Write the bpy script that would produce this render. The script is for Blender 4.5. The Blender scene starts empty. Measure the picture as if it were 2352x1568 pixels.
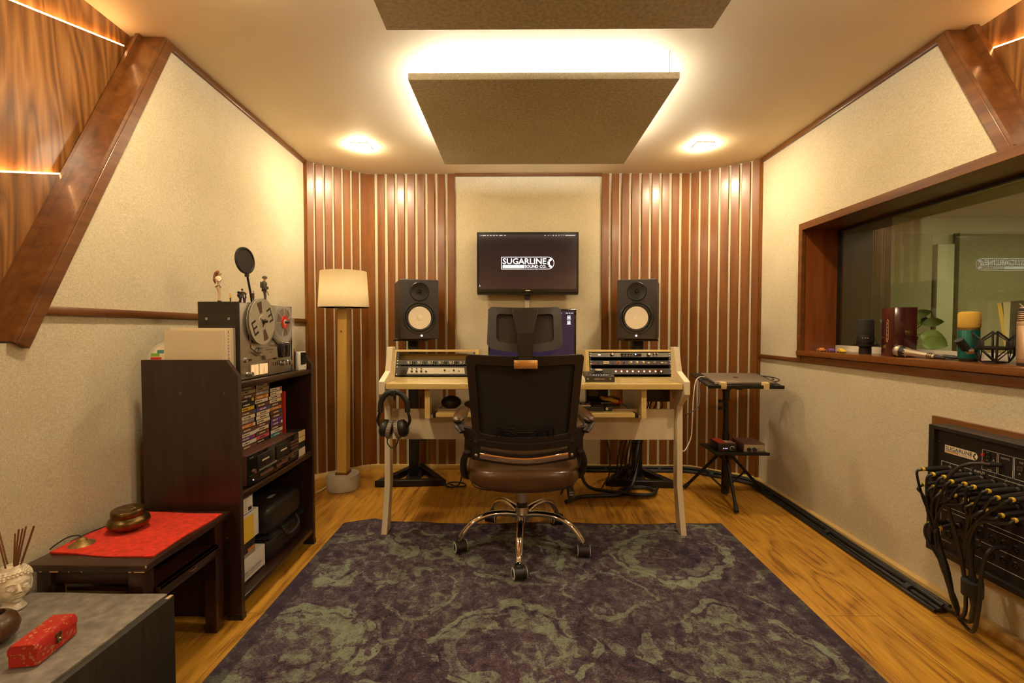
import bpy, bmesh, math, random
from mathutils import Matrix, Vector
R_ = math.radians
PI = math.pi
SC = bpy.context.scene
COL = SC.collection

# ------------------------------------------------------------------ camera
cd = bpy.data.cameras.new('camera'); cam = bpy.data.objects.new('camera', cd); COL.objects.link(cam)
cam.location = (0, 0, 1.05)
cam.rotation_euler = (R_(90 - 1.645), 0, R_(.49))
cd.lens = 16; cd.sensor_width = 36; cd.clip_start = .02
SC.camera = cam
# ------------------------------------------------------------------ world and exposure
w = bpy.data.worlds.new('world'); SC.world = w; w.use_nodes = True
w.node_tree.nodes['Background'].inputs[0].default_value = (.9, .8, .6, 1)
w.node_tree.nodes['Background'].inputs[1].default_value = .02
SC.view_settings.view_transform = 'Standard'
SC.view_settings.look = 'None'
SC.view_settings.exposure = 0.0
SC.cycles.max_bounces = 7; SC.cycles.diffuse_bounces = 4; SC.cycles.glossy_bounces = 3; SC.cycles.transparent_max_bounces = 8; SC.cycles.caustics_reflective = False; SC.cycles.caustics_refractive = False; SC.cycles.sample_clamp_indirect = 25
SC.cycles.adaptive_threshold = .035
SC.view_settings.gamma = 1
SC.view_settings.use_curve_mapping = False
LED = (1, 1.0, .97)          # warm lamp colour
S_CLOUD, S_CLOUD_NEAR, S_SLIT, S_DOWN = 60, 30, 24, 480
H = 2.19                     # ceiling height

# ------------------------------------------------------------------ materials
MAT = {}
def nm(name):
    m = bpy.data.materials.new(name); m.use_nodes = True
    MAT[name] = m
    return m, m.node_tree, m.node_tree.nodes['Principled BSDF']
def c4(c): return (c[0], c[1], c[2], 1)
def mk(name, col, rough=.5, metal=0., coat=0., emit=None, es=0., alpha=1., trans=0., var=None, bump=None, spec=None, ior=None):
    m, t, b = nm(name); I = b.inputs
    I['Base Color'].default_value = c4(col); I['Roughness'].default_value = rough; I['Metallic'].default_value = metal
    I['Coat Weight'].default_value = coat; I['Coat Roughness'].default_value = .12
    I['Alpha'].default_value = alpha; I['Transmission Weight'].default_value = trans
    if spec is not None: I['Specular IOR Level'].default_value = spec
    if ior: I['IOR'].default_value = ior
    if emit: I['Emission Color'].default_value = c4(emit); I['Emission Strength'].default_value = es; m.cycles.emission_sampling = 'NONE'
    if var:
        tc = t.nodes.new('ShaderNodeTexCoord'); n = t.nodes.new('ShaderNodeTexNoise'); n.inputs['Scale'].default_value = var[0]; n.inputs['Detail'].default_value = 6
        t.links.new(tc.outputs['Object'], n.inputs['Vector'])
        r = ramp(t, [(.3, [x * (1 - var[1]) for x in col]), (.7, [min(1, x * (1 + var[1])) for x in col])]); t.links.new(n.outputs['Fac'], r.inputs[0]); t.links.new(r.outputs[0], I['Base Color'])
    if bump:
        tc = t.nodes.new('ShaderNodeTexCoord'); n = t.nodes.new('ShaderNodeTexNoise'); n.inputs['Scale'].default_value = bump[0]; n.inputs['Detail'].default_value = 4
        bp = t.nodes.new('ShaderNodeBump'); bp.inputs['Strength'].default_value = bump[1]; bp.inputs['Distance'].default_value = .002
        t.links.new(tc.outputs['Object'], n.inputs['Vector']); t.links.new(n.outputs['Fac'], bp.inputs['Height']); t.links.new(bp.outputs[0], I['Normal'])
    return m
def ramp(t, stops, interp='LINEAR'):
    r = t.nodes.new('ShaderNodeValToRGB'); e = r.color_ramp.elements; r.color_ramp.interpolation = interp
    while len(e) < len(stops): e.new(.5)
    for k, (p, c) in enumerate(stops):
        e[k].position = p; e[k].color = c4(c) if hasattr(c, '__len__') else (c, c, c, 1)
    return r
def coord(t, sc=(1, 1, 1), rot=(0, 0, 0)):
    tc = t.nodes.new('ShaderNodeTexCoord'); mp = t.nodes.new('ShaderNodeMapping')
    mp.inputs['Scale'].default_value = sc; mp.inputs['Rotation'].default_value = rot
    t.links.new(tc.outputs['Object'], mp.inputs['Vector']); return mp.outputs[0]
def noise(t, vec, scale, detail=4, rough=.5, dist=0.):
    n = t.nodes.new('ShaderNodeTexNoise'); n.inputs['Scale'].default_value = scale; n.inputs['Detail'].default_value = detail
    n.inputs['Roughness'].default_value = rough; n.inputs['Distortion'].default_value = dist
    t.links.new(vec, n.inputs['Vector']); return n.outputs['Fac']
def mth(t, op, a, b=None, c=None):
    n = t.nodes.new('ShaderNodeMath'); n.operation = op
    for k, v in enumerate((a, b, c)):
        if v is None: continue
        if isinstance(v, (int, float)): n.inputs[k].default_value = v
        else: t.links.new(v, n.inputs[k])
    return n.outputs[0]
def mixc(t, fac, a, b, mode='MIX'):
    n = t.nodes.new('ShaderNodeMix'); n.data_type = 'RGBA'; n.blend_type = mode
    for s, v in ((n.inputs[0], fac), (n.inputs[6], a), (n.inputs[7], b)):
        if isinstance(v, (int, float)): s.default_value = v
        elif hasattr(v, '__len__'): s.default_value = c4(v)
        else: t.links.new(v, s)
    return n.outputs[2]
def bumpn(t, b, h, strength, dist=.002):
    n = t.nodes.new('ShaderNodeBump'); n.inputs['Strength'].default_value = strength; n.inputs['Distance'].default_value = dist
    t.links.new(h, n.inputs['Height']); t.links.new(n.outputs[0], b.inputs['Normal'])

def fabric(name, dark, light, rough=.95, k=1.):
    m, t, b = nm(name)
    a = noise(t, coord(t, (420 * k, 420 * k, 70 * k)), 1, 3, .6)
    c = noise(t, coord(t, (60 * k, 60 * k, 430 * k)), 1, 3, .6)
    d = noise(t, coord(t), 5, 4, .6)
    s = mth(t, 'ADD', mth(t, 'MULTIPLY', a, .5), mth(t, 'MULTIPLY', c, .5))
    s2 = mth(t, 'ADD', s, mth(t, 'MULTIPLY', mth(t, 'SUBTRACT', d, .5), .12))
    r = ramp(t, [(.36, dark), (.64, light)]); t.links.new(s2, r.inputs[0]); t.links.new(r.outputs[0], b.inputs['Base Color'])
    b.inputs['Roughness'].default_value = rough; b.inputs['Specular IOR Level'].default_value = .15
    b.inputs['Sheen Weight'].default_value = .15
    bumpn(t, b, s, .35, .001)
def wood(name, cols, axis='z', scale=1., rough=.35, coat=.3, rings=0., bump=.05):
    m, t, b = nm(name)
    st = {'x': (1.2, 22, 22), 'y': (22, 1.2, 22), 'z': (22, 22, 1.2)}[axis]
    v = coord(t, tuple(x * scale for x in st))
    a = noise(t, v, 1, 8, .62, .6)
    fine = noise(t, coord(t, tuple(x * scale * 6 for x in st)), 1, 4, .6)
    val = mth(t, 'ADD', mth(t, 'MULTIPLY', a, .8), mth(t, 'MULTIPLY', fine, .2))
    if rings:
        big = noise(t, coord(t, {'x': (.5, 3, 3), 'y': (3, .5, 3), 'z': (3, 3, .5)}[axis]), 1, 3, .5, .3)
        rg = mth(t, 'FRACT', mth(t, 'MULTIPLY', big, rings))
        rg = mth(t, 'ABSOLUTE', mth(t, 'SUBTRACT', rg, .5))
        val = mth(t, 'ADD', mth(t, 'MULTIPLY', val, .7), mth(t, 'MULTIPLY', rg, .42))
    n = len(cols)
    r = ramp(t, [(.32 + .36 * k / (n - 1), c) for k, c in enumerate(cols)])
    t.links.new(val, r.inputs[0]); t.links.new(r.outputs[0], b.inputs['Base Color'])
    b.inputs['Roughness'].default_value = rough; b.inputs['Coat Weight'].default_value = coat; b.inputs['Coat Roughness'].default_value = .18
    bumpn(t, b, val, bump, .002)

fabric('fabric_wall', (.44, .365, .225), (.70, .62, .445), k=1.5)
fabric('fabric_cloud', (.32, .28, .19), (.62, .56, .42), k=1.2)
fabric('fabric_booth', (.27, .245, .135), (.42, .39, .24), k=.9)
fabric('linen_shade', (.62, .50, .30), (.80, .68, .46), k=1.2)
MAT['linen_shade'].node_tree.nodes['Principled BSDF'].inputs['Transmission Weight'].default_value = 0
wood('slat_wood', [(.115, .034, .003), (.175, .056, .005), (.22, .076, .009)], 'z', 1.2, .36, .22)
wood('slat_wood_h', [(.13, .038, .006), (.19, .060, .009), (.235, .080, .014)], 'y', 1.2, .3, .4)
wood('trim_wood', [(.075, .025, .006), (.14, .048, .010), (.20, .078, .018)], 'y', 1.2, .32, .3)
wood('trim_wood_x', [(.075, .025, .006), (.14, .048, .010), (.20, .078, .018)], 'x', 1.2, .32, .3)
wood('walnut_veneer', [(.10, .036, .008), (.24, .10, .025), (.37, .175, .055)], 'z', .9, .3, .4, rings=26)
wood('jamb_wood', [(.14, .035, .008), (.24, .065, .014), (.32, .10, .022)], 'z', .9, .3, .4)
wood('pine', [(.54, .36, .10), (.66, .48, .165), (.74, .57, .23)], 'x', .9, .28, .45)
wood('pine_y', [(.54, .36, .10), (.66, .48, .165), (.74, .57, .23)], 'y', .9, .28, .45)
wood('pine_post', [(.52, .29, .055), (.66, .40, .09), (.72, .48, .13)], 'z', .9, .3, .35)
wood('baseboard_pine', [(.46, .28, .08), (.60, .40, .14), (.66, .46, .18)], 'y', .7, .4, .2)
wood('dark_laminate', [(.020, .008, .005), (.034, .014, .008), (.046, .020, .011)], 'z', 2.0, .33, .15)
wood('dark_laminate_y', [(.020, .008, .005), (.034, .014, .008), (.046, .020, .011)], 'y', 2.0, .3, .15)
wood('table_wood', [(.018, .006, .004), (.034, .011, .006), (.05, .018, .009)], 'y', 1.5, .28, .4)
wood('black_ash', [(.009, .006, .003), (.020, .014, .007), (.034, .025, .013)], 'z', 3, .55, 0)
wood('cream_paint', [(.66, .55, .36), (.72, .61, .41), (.76, .66, .46)], 'z', .6, .45, .1, bump=.02)
mk('paint_ceiling', (.80, .67, .45), .7, bump=(60, .05))
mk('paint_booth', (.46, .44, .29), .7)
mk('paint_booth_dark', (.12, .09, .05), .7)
mk('paint_booth_pale', (.60, .59, .42), .6)
mk('chip', (.62, .42, .24), .7)
mk('black_plastic', (.018, .014, .012), .42, var=(30, .15))
mk('chair_plastic', (.026, .016, .011), .4, var=(20, .1))
mk('mesh_black', (.012, .009, .006), .75, bump=(900, .5))
mk('black_metal', (.012, .011, .010), .38, metal=.3)
mk('black_gloss', (.008, .008, .008), .12, coat=.5)
mk('rubber', (.010, .010, .010), .6)
mk('cable_black', (.012, .012, .010), .45)
mk('cable_white', (.72, .66, .54), .45)
mk('leather_brown', (.085, .036, .011), .30, coat=.15, bump=(220, .25), var=(9, .25))
mk('chrome', (.86, .82, .76), .07, metal=1)
mk('steel', (.55, .52, .47), .28, metal=1)
mk('brushed', (.52, .48, .40), .36, metal=.85, bump=(400, .1))
mk('copper_mirror', (.95, .66, .44), .07, metal=1)
mk('gold_plate', (.75, .50, .22), .25, metal=1, bump=(180, .6))
mk('white_plastic', (.78, .74, .66), .35)
mk('cream_plastic', (.72, .66, .54), .4)
mk('cone_cream', (.86, .78, .64), .45)
mk('speaker_body', (.035, .026, .024), .5, bump=(300, .08))
mk('cone_black', (.014, .012, .011), .4)
mk('led_white', (1, 1, 1), .4, emit=(.75, .85, 1), es=3)
mk('led_red', (.8, .1, .05), .4, emit=(1, .12, .06), es=2.2)
mk('led_redhot', (1, .8, .7), .4, emit=(1, .6, .45), es=2.6)
mk('led_blue', (.3, .5, 1), .4, emit=(.4, .6, 1), es=1.5)
mk('vu_glow', (.9, .7, .4), .4, emit=(1, .60, .26), es=.55)
mk('concrete', (.46, .41, .31), .85, var=(14, .12), bump=(90, .3))
mk('rack_grey', (.055, .050, .044), .4, metal=.4)
mk('rack_mid', (.16, .145, .12), .4, metal=.5)
mk('rack_pale', (.58, .53, .42), .4, metal=.3)
mk('knob_grey', (.34, .31, .25), .35)
mk('knob_red', (.30, .05, .03), .4)
mk('knob_blue', (.03, .03, .22), .4)
mk('laptop_alu', (.36, .31, .25), .33, metal=.75)
mk('laptop_logo', (.10, .05, .03), .25, metal=.7)
mk('tape_yellow', (.72, .52, .22), .5)
mk('screen_tv', (.010, .008, .010), .08, spec=.9, coat=1., emit=(.30, .16, .22), es=.045)
mk('screen_imac', (.012, .010, .02), .12, coat=.2, emit=(.15, .09, .24), es=.13)
mk('pixel_white', (.9, .92, 1), .4, emit=(.85, .9, 1), es=1.5)
mk('pixel_dim', (.6, .6, .7), .4, emit=(.7, .75, 1), es=.55)
mk('pixel_blue', (.5, .75, 1), .4, emit=(.45, .72, 1), es=1.1)
mk('pixel_cream', (1, .9, .7), .4, emit=(1, .9, .68), es=1.2)
mk('print_cream', (.80, .68, .48), .5)
mk('print_white', (.72, .68, .60), .5)
mk('print_black', (.02, .016, .014), .5)
mk('print_blue', (.03, .12, .38), .5)
mk('print_yellow', (.80, .52, .04), .5)
mk('print_orange', (.62, .20, .03), .5)
mk('print_red', (.55, .03, .02), .5)
mk('print_purple', (.16, .06, .30), .5)
mk('print_teal', (.05, .26, .24), .5)
mk('print_pink', (.62, .10, .16), .5)
mk('print_brown', (.14, .06, .04), .5)
mk('print_grey', (.30, .26, .21), .5)
mk('print_green', (.22, .42, .04), .5)
mk('paper', (.70, .60, .40), .75)
mk('towel_red', (.66, .035, .012), .95, var=(60, .25), bump=(420, .9))
mk('towel_grey', (.22, .19, .155), .98, var=(40, .3), bump=(380, 1.))
mk('brass_old', (.17, .105, .035), .30, metal=.9, var=(40, .5))
mk('brass', (.42, .30, .11), .34, metal=.9, var=(120, .2))
mk('ceramic_white', (.74, .64, .48), .28, coat=.3)
mk('reed', (.20, .075, .022), .7)
mk('plug_yellow', (.80, .56, .05), .45)
mk('mic_silver', (.52, .44, .32), .35, metal=.8)
mk('mic_rose', (.52, .34, .20), .38, metal=.65)
mk('mic_green', (.0, .10, .075), .35, metal=.2)
mk('foam_gold', (.62, .38, .06), .95, bump=(260, 1.))
mk('box_maroon', (.050, .006, .006), .18, coat=.6)
mk('gold_print', (.80, .55, .25), .4)
mk('skin', (.72, .50, .26), .5)
mk('hair_brown', (.20, .06, .025), .5)
mk('olive', (.07, .055, .028), .7)
mk('leaf', (.20, .27, .05), .45)
mk('pot_dark', (.03, .025, .02), .6)
mk('red_panel', (.7, .03, .02), .4)
mk('clear_plastic', (.9, .86, .8), .12, alpha=.16)
mk('dark_glass', (.06, .05, .04), .08, alpha=.6)
mk('yellow_glove', (.70, .42, .06), .7)
def emitter(name, col, s):
    m = bpy.data.materials.new(name); m.use_nodes = True; t = m.node_tree; t.nodes.clear()
    e = t.nodes.new('ShaderNodeEmission'); e.inputs[0].default_value = c4(col); e.inputs[1].default_value = s
    o = t.nodes.new('ShaderNodeOutputMaterial'); t.links.new(e.outputs[0], o.inputs[0]); MAT[name] = m
emitter('led_cloud', LED, S_CLOUD); emitter('led_cloud_near', LED, S_CLOUD_NEAR)
emitter('led_slit', (1, .52, .20), S_SLIT); emitter('led_down', (1, .80, .52), S_DOWN)
emitter('led_bulb', (1, .90, .72), 55)
emitter('booth_fill', (1, .90, .50), 14)
# glass pane: sees through, mirrors by angle
m = bpy.data.materials.new('window_glass'); m.use_nodes = True; t = m.node_tree; t.nodes.clear(); MAT['window_glass'] = m
fr = t.nodes.new('ShaderNodeLayerWeight'); fr.inputs[0].default_value = .5
rf = mth(t, 'MULTIPLY_ADD', mth(t, 'POWER', fr.outputs['Facing'], 5), .96, .04)
tr = t.nodes.new('ShaderNodeBsdfTransparent'); tr.inputs[0].default_value = (.94, .97, .91, 1)
gl = t.nodes.new('ShaderNodeBsdfGlossy'); gl.inputs['Roughness'].default_value = .01
mx = t.nodes.new('ShaderNodeMixShader'); o = t.nodes.new('ShaderNodeOutputMaterial')
t.links.new(mth(t, 'MULTIPLY', rf, 2.0), mx.inputs[0]); t.links.new(tr.outputs[0], mx.inputs[1]); t.links.new(gl.outputs[0], mx.inputs[2]); t.links.new(mx.outputs[0], o.inputs[0])
# lamp shade: translucent linen
t = MAT['linen_shade'].node_tree; b = t.nodes['Principled BSDF']; o = [n for n in t.nodes if n.type == 'OUTPUT_MATERIAL'][0]
tl = t.nodes.new('ShaderNodeBsdfTranslucent'); tl.inputs[0].default_value = (.85, .76, .55, 1); mx = t.nodes.new('ShaderNodeMixShader'); mx.inputs[0].default_value = .45
t.links.new(b.outputs[0], mx.inputs[1]); t.links.new(tl.outputs[0], mx.inputs[2]); t.links.new(mx.outputs[0], o.inputs[0])
# floor: oak planks running away from the camera
m, t, b = nm('oak_floor')
bt = t.nodes.new('ShaderNodeTexBrick'); t.links.new(coord(t, (1, 1, 1), (0, 0, R_(90))), bt.inputs['Vector'])
bt.inputs['Scale'].default_value = 1; bt.inputs['Brick Width'].default_value = 1.2; bt.inputs['Row Height'].default_value = .19
bt.inputs['Mortar Size'].default_value = .0012; bt.inputs['Mortar Smooth'].default_value = .1; bt.offset = .37
bt.inputs['Color1'].default_value = (0, 0, 0, 1); bt.inputs['Color2'].default_value = (1, 1, 1, 1); bt.inputs['Mortar'].default_value = (.5, .5, .5, 1)
g = noise(t, coord(t, (56, 2.6, 56)), 1, 9, .72, .8); g2 = noise(t, coord(t, (3.2, .8, 3)), 1, 3, .5, .5)
rg = mth(t, 'ABSOLUTE', mth(t, 'SUBTRACT', mth(t, 'FRACT', mth(t, 'MULTIPLY', g2, 11)), .5))
v = mth(t, 'ADD', mth(t, 'MULTIPLY', g, .72), mth(t, 'MULTIPLY', rg, .3))
v = mth(t, 'ADD', v, mth(t, 'MULTIPLY', mth(t, 'SUBTRACT', bt.outputs['Color'], .5), .06))
r = ramp(t, [(.30, (.20, .075, .008)), (.40, (.42, .20, .022)), (.58, (.58, .30, .036)), (.72, (.66, .38, .055))]); t.links.new(v, r.inputs[0])
t.links.new(mixc(t, bt.outputs['Fac'], r.outputs[0], (.13, .06, .014)), b.inputs['Base Color'])
b.inputs['Roughness'].default_value = .36; bumpn(t, b, v, .08)
# rug: worn purple and sage ornament
m, t, b = nm('rug_pile')
co = t.nodes.new('ShaderNodeTexCoord').outputs['Object']; sp = t.nodes.new('ShaderNodeSeparateXYZ')
wob = t.nodes.new('ShaderNodeTexNoise'); wob.inputs['Scale'].default_value = 5; wob.inputs['Detail'].default_value = 3; t.links.new(co, wob.inputs['Vector'])
vm = t.nodes.new('ShaderNodeVectorMath'); vm.operation = 'MULTIPLY_ADD'; vm.inputs[1].default_value = (.22, .22, 0); t.links.new(wob.outputs['Color'], vm.inputs[0]); t.links.new(co, vm.inputs[2])
t.links.new(vm.outputs[0], sp.inputs[0]); x, y = sp.outputs[0], sp.outputs[1]
def cosk(v, k, ph=0.): return mth(t, 'COSINE', mth(t, 'MULTIPLY_ADD', v, k, ph))
lat = mth(t, 'ADD', cosk(x, 2 * PI / .74), cosk(y, 2 * PI / .62))
line = mth(t, 'LESS_THAN', mth(t, 'ABSOLUTE', mth(t, 'SUBTRACT', lat, .25)), .16)
line2 = mth(t, 'LESS_THAN', mth(t, 'ABSOLUTE', mth(t, 'ADD', lat, 1.1)), .10)
med = mth(t, 'MULTIPLY', mth(t, 'GREATER_THAN', lat, .55), mth(t, 'LESS_THAN', lat, 1.25))
vor = t.nodes.new('ShaderNodeTexVoronoi'); vor.inputs['Scale'].default_value = 7.5; t.links.new(vm.outputs[0], vor.inputs['Vector'])
ring = mth(t, 'LESS_THAN', mth(t, 'ABSOLUTE', mth(t, 'SUBTRACT', vor.outputs['Distance'], .42)), .055)
core = mth(t, 'LESS_THAN', vor.outputs['Distance'], .16)
lm = noise(t, co, 5.5, 4, .65); lm = mth(t, 'MULTIPLY_ADD', mth(t, 'GREATER_THAN', lm, .47), .75, .1)
orn = mth(t, 'MAXIMUM', mth(t, 'MAXIMUM', line, mth(t, 'MULTIPLY', line2, .8)), mth(t, 'MAXIMUM', mth(t, 'MULTIPLY', med, .75), mth(t, 'MAXIMUM', mth(t, 'MULTIPLY', ring, .55), mth(t, 'MULTIPLY', core, .6))))
wear = noise(t, co, 3.2, 5, .6); specks = noise(t, coord(t, (150, 210, 1)), 1, 5, .75); blot = noise(t, coord(t), 26, 7, .72, .6)
s = mth(t, 'ADD', mth(t, 'ADD', mth(t, 'MULTIPLY', mth(t, 'MULTIPLY', orn, lm), .15), mth(t, 'MULTIPLY', wear, .36)), mth(t, 'ADD', mth(t, 'MULTIPLY', specks, .52), mth(t, 'MULTIPLY', blot, .58)))
r = ramp(t, [(.60, (.012, .012, .022)), (.69, (.055, .036, .052)), (.765, (.092, .062, .080)), (.81, (.130, .126, .108)), (.87, (.180, .205, .150)), (.98, (.225, .265, .195))]); t.links.new(s, r.inputs[0])
sb = t.nodes.new('ShaderNodeSeparateXYZ'); t.links.new(co, sb.inputs[0])
edge = mth(t, 'MAXIMUM', mth(t, 'GREATER_THAN', mth(t, 'ABSOLUTE', sb.outputs[0]), .955), mth(t, 'GREATER_THAN', sb.outputs[1], 1.445))
dk = mixc(t, mth(t, 'MULTIPLY', edge, .6), r.outputs[0], (.030, .022, .036))
t.links.new(dk, b.inputs['Base Color']); b.inputs['Roughness'].default_value = .95; b.inputs['Specular IOR Level'].default_value = .12
bumpn(t, b, s, .5, .003)
# coconut shell
wood('coconut', [(.03, .012, .004), (.10, .045, .015), (.26, .14, .05)], 'z', .9, .35, .3)
# red brocade
m, t, b = nm('brocade')
vor = t.nodes.new('ShaderNodeTexVoronoi'); vor.inputs['Scale'].default_value = 120; t.links.new(coord(t), vor.inputs['Vector'])
fac = mth(t, 'MULTIPLY', mth(t, 'LESS_THAN', vor.outputs['Distance'], .38), mth(t, 'GREATER_THAN', noise(t, coord(t), 44, 3), .50))
t.links.new(mixc(t, mth(t, 'MULTIPLY', fac, .75), (.46, .018, .010), (.50, .24, .10)), b.inputs['Base Color']); b.inputs['Roughness'].default_value = .45

# ------------------------------------------------------------------ mesh builder
I4 = Matrix.Identity(4)
def frame(o, ex, ey, ez=None):
    ex = Vector(ex).normalized(); ey = Vector(ey).normalized(); ez = Vector(ez).normalized() if ez else ex.cross(ey)
    return Matrix(((ex.x, ey.x, ez.x, o[0]), (ex.y, ey.y, ez.y, o[1]), (ex.z, ey.z, ez.z, o[2]), (0, 0, 0, 1)))
def TR(x, y, z): return Matrix.Translation((x, y, z))
def RX(a): return Matrix.Rotation(R_(a), 4, 'X')
def RY(a): return Matrix.Rotation(R_(a), 4, 'Y')
def RZ(a): return Matrix.Rotation(R_(a), 4, 'Z')
WM = {}
def spline(pts, n=6):
    P = [Vector(p) for p in pts]
    if len(P) < 3: return P
    P = [P[0] * 2 - P[1]] + P + [P[-1] * 2 - P[-2]]; out = []
    for i in range(1, len(P) - 2):
        a, b_, c, d = P[i - 1:i + 3]
        for k in range(n):
            u = k / n
            out.append(.5 * ((2 * b_) + (c - a) * u + (2 * a - 5 * b_ + 4 * c - d) * u * u + (3 * b_ - a - 3 * c + d) * u ** 3))
    out.append(P[-2]); return out
class M:
    def __init__(s, T=None):
        s.bm = bmesh.new(); s.mats = []; s.T = T or I4
    def mi(s, m):
        if m not in s.mats: s.mats.append(m)
        return s.mats.index(m)
    def faces(s, vs, fs, m, T=None):
        X = s.T @ (T or I4); k = s.mi(m)
        V = [s.bm.verts.new(X @ Vector(v)) for v in vs]
        for f in fs:
            try: F = s.bm.faces.new([V[i] for i in f]); F.material_index = k
            except ValueError: pass
        return s
    def box(s, x0, x1, y0, y1, z0, z1, m, T=None, b=0., seg=2):
        if x0 > x1: x0, x1 = x1, x0
        if y0 > y1: y0, y1 = y1, y0
        if z0 > z1: z0, z1 = z1, z0
        vs = [(x, y, z) for z in (z0, z1) for y in (y0, y1) for x in (x0, x1)]
        fs = [(0, 2, 3, 1), (4, 5, 7, 6), (0, 1, 5, 4), (2, 6, 7, 3), (0, 4, 6, 2), (1, 3, 7, 5)]
        if not b: return s.faces(vs, fs, m, T)
        q = bmesh.new(); V = [q.verts.new(v) for v in vs]
        for f in fs: q.faces.new([V[i] for i in f])
        b = min(b, .49 * min(x1 - x0, y1 - y0, z1 - z0))
        bmesh.ops.bevel(q, geom=q.edges[:], offset=b, segments=seg, profile=.5, affect='EDGES')
        return s.add(q, m, T)
    def add(s, q, m, T=None):
        q.verts.index_update()
        s.faces([v.co[:] for v in q.verts], [[v.index for v in f.verts] for f in q.faces], m, T); q.free(); return s
    def cbox(s, c, d, m, T=None, b=0., seg=2):
        return s.box(c[0] - d[0] / 2, c[0] + d[0] / 2, c[1] - d[1] / 2, c[1] + d[1] / 2, c[2] - d[2] / 2, c[2] + d[2] / 2, m, T, b, seg)
    def prism(s, poly, w0, w1, m, T=None):
        n = len(poly); a = sum(poly[i][0] * poly[(i + 1) % n][1] - poly[(i + 1) % n][0] * poly[i][1] for i in range(n))
        if (a < 0) != (w1 < w0): poly = poly[::-1]
        vs = [(p[0], p[1], w0) for p in poly] + [(p[0], p[1], w1) for p in poly]
        fs = [tuple(range(n))[::-1], tuple(range(n, 2 * n))] + [(i, (i + 1) % n, n + (i + 1) % n, n + i) for i in range(n)]
        return s.faces(vs, fs, m, T)
    def lathe(s, prof, m, T=None, n=32, sx=1., sy=1.):
        vs = []; fs = []; k = len(prof)
        for i in range(n):
            a = 2 * PI * i / n
            for r, z in prof: vs.append((r * math.cos(a) * sx, r * math.sin(a) * sy, z))
        for i in range(n):
            j = (i + 1) % n
            for q in range(k - 1): fs.append((i * k + q, j * k + q, j * k + q + 1, i * k + q + 1))
        if prof[0][0] > 1e-6: fs.append(tuple(i * k for i in range(n))[::-1])
        if prof[-1][0] > 1e-6: fs.append(tuple(i * k + k - 1 for i in range(n)))
        return s.faces(vs, fs, m, T)
    def tube(s, pts, r, m, n=8, T=None, smooth=0, flat=1.):
        P = spline(pts, smooth) if smooth else [Vector(p) for p in pts]
        if not hasattr(r, '__len__'): rr = [r] * len(P)
        else:
            rr = []
            for i in range(len(P)):
                u = i / (len(P) - 1) * (len(r) - 1); a = int(min(u, len(r) - 2)); rr.append(r[a] + (r[a + 1] - r[a]) * (u - a))
        vs = []; fs = []; up = None
        for i, p in enumerate(P):
            d = (P[min(i + 1, len(P) - 1)] - P[max(i - 1, 0)])
            d = d.normalized() if d.length > 1e-9 else Vector((0, 0, 1))
            if up is None: up = Vector((0, 0, 1)) if abs(d.z) < .9 else Vector((1, 0, 0))
            sd = d.cross(up).normalized(); up = sd.cross(d).normalized()
            for k in range(n):
                a = 2 * PI * k / n; vs.append(p + sd * (math.cos(a) * rr[i]) + up * (math.sin(a) * rr[i] * flat))
        for i in range(len(P) - 1):
            for k in range(n):
                j = (k + 1) % n; fs.append((i * n + k, i * n + j, (i + 1) * n + j, (i + 1) * n + k))
        fs.append(tuple(range(n))[::-1]); L = (len(P) - 1) * n; fs.append(tuple(range(L, L + n)))
        return s.faces(vs, fs, m, T)
    def cyl(s, p0, p1, r, m, r1=None, n=20, T=None): return s.tube([p0, p1], [r, r if r1 is None else r1], m, n, T)
    def ball(s, c, r, m, T=None, n=16):
        if not hasattr(r, '__len__'): r = (r, r, r)
        pr = [(math.sin(PI * k / (n // 2)), -math.cos(PI * k / (n // 2))) for k in range(n // 2 + 1)]
        pr[0] = (0, -1); pr[-1] = (0, 1)
        return s.lathe(pr, m, (T or I4) @ TR(*c) @ Matrix.Diagonal((r[0], r[1], r[2], 1)), n)
    def text(s, txt, x0, x1, y0, y1, m, T=None, z=.0006, off=0., fit=True):
        cu = bpy.data.curves.new('lettering', 'FONT'); cu.body = txt; cu.size = 1; cu.offset = off; cu.resolution_u = 2
        ob = bpy.data.objects.new('lettering', cu); me = ob.to_mesh()
        vs = [v.co.copy() for v in me.vertices]
        if vs:
            a0 = min(v.x for v in vs); a1 = max(v.x for v in vs); b0 = min(v.y for v in vs); b1 = max(v.y for v in vs)
            sx = (x1 - x0) / (a1 - a0); sy = (y1 - y0) / (b1 - b0)
            s.faces([(x0 + (v.x - a0) * sx, y0 + (v.y - b0) * sy, z) for v in vs], [list(p.vertices) for p in me.polygons], m, T)
        ob.to_mesh_clear(); bpy.data.objects.remove(ob); bpy.data.curves.remove(cu); return s
    def build(s, name, parent=None, local=False, smooth=40, bevel=0., sub=0, remesh=0., solid=0.):
        if parent is not None and not local:
            s.bm.transform(WM[parent.name].inverted())
        s.bm.normal_update(); me = bpy.data.meshes.new(name); s.bm.to_mesh(me); s.bm.free()
        for m in s.mats: me.materials.append(MAT[m])
        if smooth:
            me.shade_smooth()
            if not remesh: me.set_sharp_from_angle(angle=R_(smooth))
        o = bpy.data.objects.new(name, me); COL.objects.link(o)
        if parent is not None: o.parent = parent; WM[o.name] = WM[parent.name]
        else: WM[o.name] = I4
        if bevel:
            q = o.modifiers.new('bevel', 'BEVEL'); q.width = bevel; q.segments = 2; q.limit_method = 'ANGLE'; q.angle_limit = R_(50)
        if remesh:
            q = o.modifiers.new('remesh', 'REMESH'); q.mode = 'VOXEL'; q.voxel_size = remesh; q.use_smooth_shade = True
            q = o.modifiers.new('smooth', 'SMOOTH'); q.iterations = 3; q.factor = .5
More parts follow.
